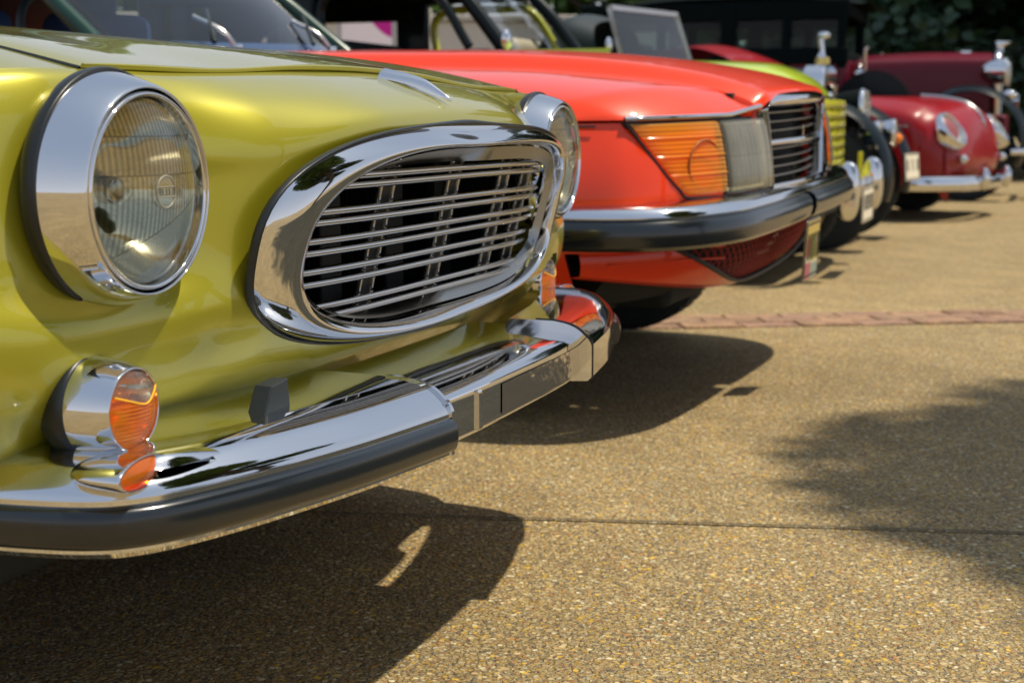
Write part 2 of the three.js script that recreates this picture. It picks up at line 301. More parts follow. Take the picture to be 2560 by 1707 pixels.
function plate(parent, w, h, mat, [x, y, z], ry = 0, rz = 0, marks = 4) {
  const P = new THREE.Group(); P.name = 'license_plate'; P.position.set(x, y, z); P.rotation.set(0, ry, rz); parent.add(P);
  const g = new THREE.PlaneGeometry(w * 0.96, h * 0.94); g.rotateY(Math.PI / 2); g.translate(0.0045, 0, 0);
  mesh('plate_face', g, mat, P); mesh('plate_backing', box(0.006, h, w, 0, 0, 0, 0.002, 1), M.chromeWorn, P);
  if (marks) { const L = []; for (let i = 0; i < marks; i++) { const b = new THREE.BoxGeometry(0.003, h * 0.42, w * (i % 2 ? 0.05 : 0.08)); b.translate(0.006, h * 0.06, -w * 0.34 + i * w * 0.68 / (marks - 1)); L.push(b); } mesh('plate_characters', L, M.trim, P); }
  return P;
}
// round lamp that faces +x: bowl, rim, glass
function lamp(parent, name, [x, y, z], R, depth, bowlMat, rimMat, lensMat, ry = 0) {
  const G = new THREE.Group(); G.name = name; G.position.set(x, y, z); G.rotation.y = ry; parent.add(G);
  mesh('lamp_bowl', latheX([[-depth, 0], [-depth * 0.97, R * 0.3], [-depth * 0.8, R * 0.62], [-depth * 0.5, R * 0.86], [-depth * 0.2, R * 0.97], [0, R]], 40), bowlMat, G);
  mesh('lamp_rim', latheX([[-0.012, R * 1.0], [-0.008, R * 1.06], [0.006, R * 1.06], [0.014, R * 1.0], [0.012, R * 0.93], [0.0, R * 0.92]], 40), rimMat, G);
  const r = latheX([[-depth * 0.45, 0.001], [-depth * 0.4, R * 0.45], [-depth * 0.2, R * 0.8], [0, R * 0.93]], 40); mesh('reflector', r, M.reflector, G);
  const d = dome(R * 0.94, R * 0.2, 10, 40); d.translate(0.006, 0, 0); mesh('lens', d, lensMat, G);
  return G;
}
// ---------------------------------------------------------------- the olive green coupe in front
{
  const car = thing('green_coupe', 'gold green vintage coupe in the foreground with oval chrome grille and round headlamps', 'car');
  const cC = fn([[-4.2, 0.86], [-3.2, 0.92], [-1.4, 0.915], [-0.9, 0.885], [-0.483, 0.848], [-0.277, 0.826], [-0.182, 0.812], [-0.13, 0.803]]);
  const cF = fn([[-4.2, 0.84], [-1.4, 0.895], [-0.9, 0.882], [-0.57, 0.858], [-0.425, 0.842], [-0.296, 0.822], [-0.231, 0.809], [-0.134, 0.787]]);
  const topY = (x, z) => { const a = Math.abs(z), w = Math.pow(Math.cos(Math.min(1, a / 0.62) * Math.PI / 2), 1.3), f = cF(x), c = cC(x), val = Math.exp(-Math.pow((a - 0.36) / 0.14, 2)); return f + (c - f) * w - 0.006 * val - (a > 0.62 ? 0.9 * Math.pow(a - 0.62, 2) + 3.2 * Math.pow(Math.max(0, a - 0.7), 2) : 0); };
  // nose: one profile (x, y) per lateral station, from the bonnet edge down to the tuck under the bumper
  const st = [
    [0.00, [[-0.13, 0.800], [-0.085, 0.789], [-0.025, 0.766], [0.006, 0.740], [0.000, 0.700], [-0.03, 0.600], [-0.052, 0.490], [-0.085, 0.435], [-0.15, 0.375], [-0.27, 0.31]]],
    [0.20, [[-0.13, 0.796], [-0.085, 0.786], [-0.028, 0.763], [0.004, 0.738], [-0.002, 0.700], [-0.03, 0.600], [-0.052, 0.490], [-0.086, 0.435], [-0.15, 0.375], [-0.27, 0.31]]],
    [0.40, [[-0.13, 0.788], [-0.098, 0.778], [-0.056, 0.752], [-0.032, 0.715], [-0.030, 0.680], [-0.036, 0.600], [-0.048, 0.510], [-0.092, 0.445], [-0.165, 0.38], [-0.28, 0.31]]],
    [0.50, [[-0.133, 0.786], [-0.112, 0.776], [-0.090, 0.748], [-0.078, 0.708], [-0.080, 0.670], [-0.078, 0.595], [-0.064, 0.536], [-0.098, 0.458], [-0.18, 0.38], [-0.29, 0.31]]],
    [0.58, [[-0.136, 0.786], [-0.122, 0.777], [-0.108, 0.750], [-0.102, 0.712], [-0.104, 0.670], [-0.104, 0.590], [-0.080, 0.538], [-0.102, 0.465], [-0.175, 0.38], [-0.30, 0.31]]],
    [0.66, [[-0.140, 0.785], [-0.128, 0.775], [-0.116, 0.747], [-0.110, 0.710], [-0.108, 0.670], [-0.107, 0.590], [-0.083, 0.538], [-0.102, 0.466], [-0.18, 0.385], [-0.31, 0.31]]],
    [0.73, [[-0.165, 0.780], [-0.152, 0.769], [-0.140, 0.740], [-0.132, 0.705], [-0.126, 0.665], [-0.117, 0.592], [-0.094, 0.540], [-0.110, 0.466], [-0.18, 0.39], [-0.32, 0.31]]],
    [0.79, [[-0.200, 0.770], [-0.185, 0.758], [-0.168, 0.730], [-0.156, 0.700], [-0.146, 0.660], [-0.132, 0.597], [-0.114, 0.543], [-0.130, 0.470], [-0.19, 0.39], [-0.32, 0.31]]],
    [0.835, [[-0.27, 0.750], [-0.255, 0.737], [-0.235, 0.712], [-0.22, 0.688], [-0.208, 0.655], [-0.185, 0.600], [-0.165, 0.545], [-0.185, 0.472], [-0.24, 0.395], [-0.35, 0.31]]],
    [0.858, [[-0.44, 0.720], [-0.43, 0.710], [-0.42, 0.692], [-0.41, 0.672], [-0.40, 0.648], [-0.385, 0.600], [-0.375, 0.540], [-0.37, 0.480], [-0.38, 0.40], [-0.43, 0.31]]],
  ];
  const half = st.map(([z, P]) => P.map(([x, y]) => [x, y, z]));
  // rows go across the car at even steps in z
  const all = mirror(half), zs = all.map(r => r[0][2]);
  const colFn = Array.from({ length: 10 }, (_, j) => [fn(all.map(r => [r[0][2], r[j][0]])), fn(all.map(r => [r[0][2], r[j][1]]))]);
  const inGrille = (x, y, z) => Math.pow(Math.abs(z) / (z > 0 ? 0.41 : 0.476), 3.2) + Math.pow(Math.abs(y - 0.592) / 0.120, 3.2) < 1 || (y - 0.67) ** 2 + (Math.abs(z) - 0.61) ** 2 < 0.096 ** 2 || (y - 0.4675) ** 2 + (Math.abs(z) - 0.668) ** 2 < 0.034 ** 2;
  const zAt = u => { const a = 2 * u - 1; return 0.858 * Math.sign(a) * (1 - Math.pow(1 - Math.abs(a), 1.35)); };
  const nose = grid((u, v) => { const z = zAt(u), C = colFn.map(([fx, fy]) => [fx(z), fy(z)]), p = cr1(C, v); return [p[0], p[1], z]; }, 220, 110, inGrille);
  const body = mesh('body', nose, M.greenPaint, car);
  // fender tops beside the bonnet, sides, tail: one shell over stations in x
  const edgeX = z => colFn[0][0](z);
  for (const s of [-1, 1]) {
    const g = grid((u, v) => { const a = 0.6045 + (0.858 - 0.6045) * (1 - Math.pow(1 - u, 1.6)), z = s * a, x0 = edgeX(z), x = x0 + (-1.45 - x0) * v, y0 = colFn[0][1](z); const k = Math.exp(-(x0 - x) / 0.10); return [x, topY(x, z) + (y0 - topY(x0, z)) * k, z]; }, 26, 70);
    mesh('front_fender', g, M.greenPaint, car);
    const yE = x => { const z = 0.858, x0 = edgeX(z); return topY(x, z) + (colFn[0][1](z) - topY(x0, z)) * Math.exp(-(x0 - x) / 0.10); };
    const arch = (x, y) => Math.hypot(x + 0.86, y - 0.32) < 0.37 || Math.hypot(x + 3.3, y - 0.32) < 0.37;
    mesh('side_panel', grid((u, v) => { const x = -0.44 - 3.9 * u, t = v, top = yE(x), y = top + (0.24 - top) * t; return [x, y, s * (0.858 + 0.035 * Math.sin(Math.PI * Math.min(1, t * 1.15)) * Math.min(1, u * 12) - 0.06 * t * t * Math.min(1, u * 12))]; }, 150, 40, arch), M.greenPaint, car);
  }
  // rear deck and tail, roof and glass (out of the picture, but they throw shade)
  mesh('rear_body', loft([[[-1.44, 0.905, -0.86], [-1.44, 0.912, 0], [-1.44, 0.905, 0.86]], [[-2.6, 0.92, -0.86], [-2.6, 0.93, 0], [-2.6, 0.92, 0.86]], [[-3.9, 0.86, -0.84], [-3.9, 0.87, 0], [-3.9, 0.86, 0.84]], [[-4.33, 0.72, -0.84], [-4.36, 0.74, 0], [-4.33, 0.72, 0.84]], [[-4.34, 0.3, -0.84], [-4.36, 0.3, 0], [-4.34, 0.3, 0.84]]], 40, 16), M.greenPaint, car);
  mesh('roof', loft([[[-2.05, 1.22, -0.56], [-2.02, 1.26, 0], [-2.05, 1.22, 0.56]], [[-2.5, 1.28, -0.56], [-2.5, 1.32, 0], [-2.5, 1.28, 0.56]], [[-3.0, 1.24, -0.55], [-3.05, 1.28, 0], [-3.0, 1.24, 0.55]], [[-3.7, 0.93, -0.55], [-3.75, 0.93, 0], [-3.7, 0.93, 0.55]]], 30, 12), M.greenPaint, car);
  mesh('windscreen', grid((u, v) => { const z = (u - 0.5) * 2, w = 0.70 + (0.55 - 0.70) * v; return [-1.45 - 0.6 * v - 0.12 * z * z, 0.91 + 0.32 * v, z * w]; }, 16, 8), M.glass, car);
  mesh('underbody', box(4.0, 0.06, 1.6, -2.28, 0.27, 0, 0.02), M.dark, car);
  // bonnet with a rolled front lip, lying a few millimetres proud of the panels round it
  const hz = 0.6005;
  const hood = grid((u, v) => {
    const z = hz * (2 * u - 1), x0 = edgeX(z) + 0.001;
    if (v < 0.06) { const t = v / 0.06; return [x0 - 0.002 + 0.003 * Math.sin(t * Math.PI / 2) - (1 - t) * 0.004, topY(x0, z) + 0.0045 - 0.010 * (1 - t), z]; }
    const t = (v - 0.06) / 0.94, x = x0 + 0.0 - (1.45 + x0) * Math.pow(t, 1.6); return [x, topY(Math.min(x, x0), z) + 0.0052 - 0.004 * Math.pow(Math.abs(2 * u - 1), 40), z];
  }, 110, 90);
  mesh('hood', hood, M.greenPaint, car);
  for (const s of [-1, 1]) mesh('hood_gap', tube(Array.from({ length: 14 }, (_, i) => { const x = -0.136 - 1.3 * i / 13; return [x, topY(x, s * 0.602) - 0.0012, s * 0.6026]; }), 0.0022, 60, 6), M.gasket, car);
  // chrome arrowhead on the nose
  {
    const axis = resample([[-0.104, 0.7935], [-0.06, 0.7835], [-0.006, 0.7615]], 20), w = t => 0.0185 * Math.pow(Math.sin(Math.PI * Math.min(1, 0.12 + t * 0.88) ** 0.55), 0.6) * (1 - 0.55 * t);
    const g = grid((u, v) => { const p = axis[Math.round(u * 20)], a = Math.PI * v, ww = Math.max(w(u), 0.0006); return [p[0] + 0.004 * Math.sin(a), p[1] + 0.000 + 0.013 * Math.sin(a) * Math.min(1, ww / 0.008), ww * Math.cos(a)]; }, 20, 16);
    mesh('hood_ornament', g, M.chromeClean, car);
  }
  // ---- oval grille
  const gr = new THREE.Group(); gr.name = 'grille'; car.add(gr);
  const gx = (y, z) => -0.014 + 0.235 * (y - 0.6) - 0.03 * Math.pow(Math.abs(z) / 0.5, 2.5);
  // rounded outline, fuller and squarer at the far end: half-widths and exponents differ left and right
  const se = (a, aL, aR, bT, bB, nL, nR, yc) => { const c = Math.cos(a), s = Math.sin(a), k = 0.5 - 0.5 * Math.tanh(c * 2.5), n = nL + (nR - nL) * k, w = c > 0 ? aL : aR, r = Math.pow(Math.pow(Math.abs(c) / w, n) + Math.pow(Math.abs(s) / (s > 0 ? bT : bB), n), -1 / n); return [r * c, yc + r * s]; };
  const outer = a => se(a, 0.454, 0.492, 0.138, 0.129, 2.75, 4.0, 0.592), inner = a => se(a, 0.366, 0.474, 0.110, 0.106, 2.45, 4.2, 0.591);
  const ring = (f, nu = 420, nv = 32) => grid((u, v) => f(u * 2 * Math.PI, v), nu, nv);
  mesh('grille_frame', ring((a, v) => {
    const o = outer(a), i = inner(a), s = Math.sin(a), k = v, z = o[0] + (i[0] - o[0]) * k, y = o[1] + (i[1] - o[1]) * k;
    const peak = 0.52 + 0.30 * s, e = Math.log(0.5) / Math.log(peak), rise = Math.sin(Math.PI * Math.pow(k, e)); // crown nearer the inside at the top
    const end = -0.018 * (1 - 0.4 * s) * Math.max(0, (k - 0.75) / 0.25) ** 2;
    return [gx(y, z) + 0.004 + 0.020 * Math.pow(Math.max(rise, 0), 0.7) + 0.012 * k * s + end, y, z];
  }), M.chromeClean, gr);
  mesh('grille_gasket', ring((a, v) => { const o = outer(a), q = v * 2 * Math.PI, c = Math.cos(a), s = Math.sin(a) * 0.5, l = Math.hypot(c, s); const r = 0.0042 + 0.004 * Math.cos(q); return [gx(o[1], o[0]) + 0.002 + 0.006 * Math.sin(q), o[1] + s / l * r, o[0] + c / l * r]; }, 220, 8), M.gasket, gr);
  mesh('grille_funnel', ring((a, v) => { const i = inner(a), k = 1 - 0.01 * v; const z = -0.036 + (i[0] + 0.036) * k, y = 0.592 + (i[1] - 0.592) * (1 - 0.17 * v); const side = Math.max(0, Math.min(1, (-Math.cos(a) - 0.2) * 2.2)); return [gx(i[1], i[0]) + 0.004 + 0.012 * Math.sin(a) - (0.042 - 0.030 * side) * v, y, z]; }, 420, 10), M.steel, gr);
  mesh('grille_cavity', [box(0.02, 0.28, 0.94, -0.36, 0.60, 0), box(0.26, 0.02, 0.94, -0.24, 0.735, 0), box(0.26, 0.02, 0.94, -0.24, 0.47, 0), box(0.26, 0.28, 0.02, -0.24, 0.60, 0.46), box(0.26, 0.28, 0.02, -0.24, 0.60, -0.485)], M.dark, gr);
  const bx = (y, z) => -0.026 + 0.26 * (y - 0.6) - 0.040 * Math.pow(Math.min(1, Math.abs(z + 0.05) / 0.42), 4);
  const rowY = [[0.674, 0.6625], [0.634, 0.6215], [0.600, 0.586], [0.5635, 0.548], [0.519, 0.5055]];
  for (const pr of rowY) for (const y of pr) {
    const q = Math.abs(y - 0.591) / 0.110, eL = 0.362 * Math.pow(Math.max(0, 1 - Math.pow(q, 2.45)), 1 / 2.45), eR = 0.478 * Math.pow(Math.max(0, 1 - Math.pow(q, 4.2)), 1 / 4.2), n = 40;
    const P = Array.from({ length: n + 1 }, (_, i) => { const z = eL * 0.985 - (eL * 0.985 + eR) * i / n; return [bx(y, z), y - 0.004 * Math.pow(Math.abs(z) / 0.42, 3), z]; });
    const prof = [[-0.006, -0.0042], [0.001, -0.0046], [0.0042, -0.0024], [0.005, 0], [0.0042, 0.0024], [0.001, 0.0046], [-0.006, 0.0042]];
    const g = grid((u, v) => { const p = P[Math.round(u * n)], q = prof[Math.round(v * 6)]; return [p[0] + q[0], p[1] + q[1], p[2]]; }, n, 6);
    mesh('grille_bar', g, M.barChrome, gr);
  }
  for (const zc of [0.150, -0.055, -0.255, -0.390]) {
    for (const d of [-0.0175, 0.0175]) {
      const P = Array.from({ length: 9 }, (_, i) => { const y = 0.692 - 0.2 * i / 8; return [bx(y, zc) - 0.013, y, zc + d]; });
      const g = grid((u, v) => { const p = P[Math.round(u * 8)], q = [[-0.006, -0.0022], [0.0015, -0.0022], [0.0025, 0], [0.0015, 0.0022], [-0.006, 0.0022]][Math.round(v * 4)]; return [p[0] + q[0], p[1], p[2] + q[1]]; }, 8, 4);
      mesh('grille_upright', g, M.barChrome, gr);
    }
    mesh('upright_backing', grid((u, v) => { const y = 0.695 - 0.205 * u; return [bx(y, zc) - 0.0185, y, zc + (v - 0.5) * 0.034]; }, 8, 2), M.smokedTrim, gr);
  }
  { // fine vertical core of the radiator behind the bars
    const L = []; for (let i = 0; i < 60; i++) { const b = new THREE.BoxGeometry(0.004, 0.24, 0.003); b.translate(-0.27, 0.59, -0.42 + i * 0.0142); L.push(b); }
    const m = mesh('radiator_core', L, M.trim, gr); m.userData.kind = 'stuff';
    for (const z of [0.24, 0.05, -0.15, -0.33]) mesh('grille_brace', box(0.02, 0.24, 0.06, -0.17, 0.59, z), M.trim, gr);
  }
  // ---- headlamps
  const head = s => {
    const H = new THREE.Group(); H.name = 'headlamp'; H.position.set(-0.06, 0.67, 0.61 * s); H.rotation.z = -0.01; car.add(H);
    mesh('lamp_gasket', latheX(smoothProf([[-0.060, 0.108], [-0.052, 0.1150], [-0.044, 0.1172], [-0.037, 0.1158], [-0.039, 0.110]], 14), 96), M.gasket, H);
    mesh('lamp_bucket', latheX(smoothProf([[-0.046, 0.1140], [-0.036, 0.1132], [-0.018, 0.1088], [-0.002, 0.1035], [0.006, 0.0995], [0.006, 0.0970], [-0.002, 0.0958], [-0.006, 0.0952]], 40), 128), M.chromeClean, H);
    mesh('lamp_seal', latheX(smoothProf([[-0.008, 0.0964], [-0.001, 0.0956], [-0.002, 0.0940], [-0.010, 0.0938]], 8), 96), M.gasket, H);
    mesh('lamp_bezel', latheX(smoothProf([[-0.010, 0.0955], [0.002, 0.0950], [0.007, 0.0930], [0.0075, 0.0908], [0.005, 0.0890], [-0.004, 0.0880]], 20), 128), M.chromeClean, H);
    { const pr = fn([[0, -0.080], [0.018, -0.078], [0.048, -0.062], [0.070, -0.036], [0.084, -0.014], [0.0890, -0.002]]); mesh('reflector', grid((u, v) => { const r = 0.0890 * u, a = v * 2 * Math.PI, y = r * Math.cos(a), z = r * Math.sin(a); return [pr(r), y, z]; }, 60, 260), M.reflector, H); }
    mesh('bulb_shield', latheX(smoothProf([[-0.030, 0.001], [-0.031, 0.010], [-0.037, 0.0135], [-0.050, 0.0135]], 12), 32), M.chromeWorn, H);
    // pressed glass with vertical flutes in fields of different pitch; shallow flutes on the bowl behind give the streaks
    const R = 0.0880, hgt = 0.023, sag = (y, z) => hgt * (1 - (y * y + z * z) / (R * R));
    const flute = (y, z) => {
      if (y * y + z * z < 0.0165 * 0.0165) return 0;
      const f = y > 0.052 ? 0.00016 * Math.sin(z * 1150) : y > 0.016 ? 0.00020 * Math.sin((z + 0.08 * y) * 1000) : y + 0.42 * z > -0.034 ? 0.00012 * Math.sin(z * 900) : 0.00005 * Math.sin(z * 1300);
      const line = [y - 0.052, y - 0.016, (y + 0.42 * z + 0.034) * 0.9].some(q => Math.abs(q) < 0.0011) ? 0.0004 : 0; return f + line;
    };
    mesh('lens', grid((u, v) => { const y = R * (2 * u - 1), half = Math.sqrt(Math.max(0, R * R - y * y)), z = half * (2 * v - 1), e = 1 - Math.pow(Math.abs(2 * v - 1), 12); return [sag(y, z) + 0.4 * flute(y, z) * e, y, z]; }, 120, 260), M.lensGlass, H);
    { const L = H.children[H.children.length - 1].geometry, p = L.attributes.position, q = L.attributes.uv; for (let i = 0; i < p.count; i++) q.setXY(i, 0.5 + p.getZ(i) / 0.19, 0.5 + p.getY(i) / 0.19); }
    const fo = 0.004; const em = []; // moulded emblem: a circle with two bars across and small marks between
    em.push(new THREE.TorusGeometry(0.0150, 0.0010, 8, 48).rotateY(Math.PI / 2).translate(sag(0, 0) - 0.0006, 0, 0));
    for (const y of [0.0048, -0.0048]) em.push(box(0.0016, 0.0012, 0.027, sag(y, 0) - 0.0002, y, 0, 0.0005, 1));
    for (const [z, w] of [[0.0085, 0.0012], [0.0040, 0.0034], [-0.0008, 0.0012], [-0.0022, 0.0012], [-0.0070, 0.0030]]) em.push(box(0.0014, 0.0062, w, sag(0, z) - 0.0002, 0, z, 0.0004, 1));
    mesh('lens_emblem', em, M.emblem, H);
    const sc = new THREE.CylinderGeometry(0.004, 0.004, 0.006, 12); sc.rotateZ(Math.PI / 2); sc.translate(-0.040, -0.1165, -0.02); mesh('screw', sc, M.brass, H);
  };
  head(1); head(-1);
  // ---- turn signals: chrome bucket, amber lower lens, clear upper lens
  const signal = s => {
    const H = new THREE.Group(); H.name = 'turn_signal'; H.position.set(s > 0 ? -0.044 : -0.104, s > 0 ? 0.4705 : 0.452, 0.669 * s); H.scale.setScalar(0.95); car.add(H);
    mesh('signal_gasket', latheX(smoothProf([[-0.072, 0.049], [-0.062, 0.0525], [-0.053, 0.0535], [-0.046, 0.0528], [-0.043, 0.050], [-0.045, 0.046]], 12), 64), M.gasket, H);
    mesh('signal_bucket', latheX(smoothProf([[-0.052, 0.0502], [-0.036, 0.0498], [-0.016, 0.0472], [-0.002, 0.0435], [0.0035, 0.0415], [0.003, 0.0395], [-0.004, 0.0388]], 28), 80), M.chromeClean, H);
    mesh('reflector', latheX([[-0.045, 0.001], [-0.042, 0.02], [-0.025, 0.034], [-0.005, 0.039]], 40), M.reflector, H);
    const R = 0.039, h = 0.014, bord = z => 0.006 + 0.30 * Math.abs(z + 0.003);
    const cap = (keep, rib, dx) => grid((u, v) => { const r = R * u, a = v * 2 * Math.PI, y = r * Math.cos(a), z = r * Math.sin(a); return [h * (1 - u * u) + dx + rib(y, z), y, z]; }, 60, 120, keep);
    mesh('amber_lens', cap((x, y, z) => y > bord(z), (y, z) => 0.0009 * Math.abs(Math.sin(y * 800)), 0), M.amber, H);
    mesh('clear_lens', cap((x, y, z) => y < bord(z), (y, z) => 0.0008 * Math.abs(Math.sin(z * 800)), 0.0012), M.clearLens, H);
    mesh('lens_border', tube([[h * 0.4, 0.0175, 0.034], [h * 0.78, 0.0115, 0.017], [h + 0.001, 0.006, -0.003], [h * 0.8, 0.0115, -0.020], [h * 0.35, 0.0185, -0.034]], 0.0011, 40, 8), std({ color: lin(0.85, 0.42, 0.01), roughness: 0.3 }), H);
    for (const r of [0.006, 0.0095]) mesh('lens_boss', new THREE.TorusGeometry(r, 0.0012, 8, 32).rotateY(Math.PI / 2).translate(h * 0.86, 0.0195, -0.006), M.clearLens, H);
    mesh('bulb', new THREE.SphereGeometry(0.007, 20, 14).translate(-0.022, -0.010, 0.004), M.amberDeep, H);
  };
  signal(1); signal(-1);
  // ---- small oval side markers on the bumper top
  for (const s of [1, -1]) {
    const H = new THREE.Group(); H.name = 'marker_lamp'; H.position.set(s > 0 ? -0.004 : -0.085, 0.4235, 0.713 * s); H.rotation.y = 0.12 * s; car.add(H);
    const sh = g => { g.scale(0.8, 0.92, 2.7); return g; };
    mesh('marker_body', sh(latheX(smoothProf([[-0.075, 0.002], [-0.07, 0.010], [-0.045, 0.0145], [-0.01, 0.0165], [0.001, 0.0165], [0.0025, 0.0152], [0, 0.0145]], 24), 48)), M.chromeClean, H);
    const d = dome(0.0146, 0.007, 16, 48); mesh('marker_lens', sh(d), M.amber, H);
    mesh('reflector', sh(latheX([[-0.03, 0.001], [-0.02, 0.010], [-0.001, 0.0145]], 32)), M.amberDeep, H);
  }
  // ---- bumper: two capped end sections with rubber strips joined by a thinner middle bar
  const endPts = [[0.109, 0.27], [0.104, 0.31], [0.085, 0.434], [0.062, 0.536], [0.040, 0.616], [0.016, 0.681], [-0.006, 0.718], [-0.034, 0.741], [-0.085, 0.756], [-0.17, 0.766], [-0.32, 0.772]];
  const bxz = z => 0.109 - 0.030 * Math.pow(Math.max(0, Math.abs(z) - 0.1) / 0.35, 2.0);
  const pathZ = (z0, z1, n) => Array.from({ length: n + 1 }, (_, i) => { const z = z0 + (z1 - z0) * i / n; return [bxz(z), z]; });
  const ends = s => resample(s > 0 ? [...endPts].reverse() : endPts.map(p => [p[0], -p[1]]), 100);
  const secTop = back => [...resample([[0.0, 0.352], [0.0, 0.395], [-0.0008, 0.402], [-0.0045, 0.409], [-0.012, 0.4165], [-0.024, 0.426], [-0.040, 0.4325], [-0.060, 0.4365]], 34), [-0.09, 0.4372], [back + 0.005, 0.4375], [back, 0.43], [back, 0.36], [-0.03, 0.345], [-0.006, 0.346]];
  const secA = secTop(-0.20), secB = secTop(-0.135);
  const secR = [[-0.002, 0.3555], ...resample([[0.003, 0.356], [0.0085, 0.360], [0.0112, 0.368], [0.0120, 0.377], [0.0108, 0.387], [0.0070, 0.393], [0.001, 0.3955]], 18), [-0.002, 0.396]];
  const bump = new THREE.Group(); bump.name = 'bumper'; car.add(bump);
  for (const s of [1, -1]) {
    const P = ends(s), n = P.length, secE = s > 0 ? secA : secB;
    mesh('bumper_end', sweep(P, secE), M.chromeClean, bump);
    mesh('rubber_strip', sweep(s > 0 ? P.slice(0, -2) : P.slice(34), secR), M.rubberGrey, bump);
    const rim = secE.slice(0, 36).map(([a, b]) => [a + 0.0022 * Math.min(1, (b - 0.33) * 40), b + (b > 0.38 ? 0.0022 : -0.001)]), band = rim.concat(secE.slice(34, 36).reverse().map(([a, b]) => [a, b - 0.004]), [[-0.004, 0.415], [-0.004, 0.352]]);
    mesh('bumper_cap_lip', sweep(s > 0 ? [P[n - 2], [P[n - 1][0] + 0.0004, P[n - 1][1] - 0.004]] : [P[1], P[2]], band), s > 0 ? M.chromeClean : M.gasket, bump);
  }
  const secM = [[-0.180, 0.352], [-0.030, 0.350], [-0.016, 0.353], [-0.013, 0.360], [-0.013, 0.402], [-0.015, 0.409], [-0.022, 0.413], [-0.035, 0.418], [-0.085, 0.424], [-0.19, 0.428], [-0.195, 0.420], [-0.195, 0.36]];
  mesh('bumper_middle', sweep(pathZ(0.29, -0.29, 40), secM), M.chromeClean, bump);
  mesh('bumper_joint', sweep([[0.0945, 0.158], [0.0948, 0.147]], [[0.0, 0.356], [0.0042, 0.358], [0.0042, 0.402], [0.002, 0.407], [0, 0.404]]), M.chromeClean, bump);
  mesh('bumper_facing', grid((u, v) => { const z = 0.075 - 0.345 * u, y = 0.360 + 0.041 * v, e = Math.min(1, u * 14, (1 - u) * 14) * Math.min(1, v * 8, (1 - v) * 8); return [bxz(z) - 0.0118 + e * 0.0005 * (noise2(u * 24, v * 3.2, 61) + 0.5 * noise2(u * 52, v * 7, 62) - 0.7), y, z]; }, 240, 40), M.chrome, bump);
  { // dark bumper iron standing on the bumper top
    const sh = new THREE.Shape(); sh.moveTo(0, 0); sh.lineTo(0.050, 0); sh.lineTo(0.034, 0.027); sh.lineTo(0.004, 0.030); sh.lineTo(0, 0);
    const g = new THREE.ExtrudeGeometry(sh, { depth: 0.018, bevelEnabled: true, bevelSize: 0.002, bevelThickness: 0.002, bevelSegments: 2 }); g.rotateY(-Math.PI / 2); g.translate(-0.002, 0.434, 0.452); mesh('bumper_bracket', g, M.rubber, bump);
  }
  mesh('jack_wedge', loft([[[-0.012, 0.422, 0.715], [-0.025, 0.425, 0.715], [-0.035, 0.427, 0.715]], [[0.010, 0.423, 0.68], [-0.002, 0.434, 0.68], [-0.02, 0.430, 0.68]], [[0.024, 0.424, 0.625], [0.018, 0.427, 0.625], [0.0, 0.430, 0.625]]], 12, 8), M.chromeClean, bump);
  for (const x of [-0.86, -3.3]) for (const s of [-1, 1]) wheel(car, x, 0.70 * s, 0.315, 0.165, M.chromeWorn);
}
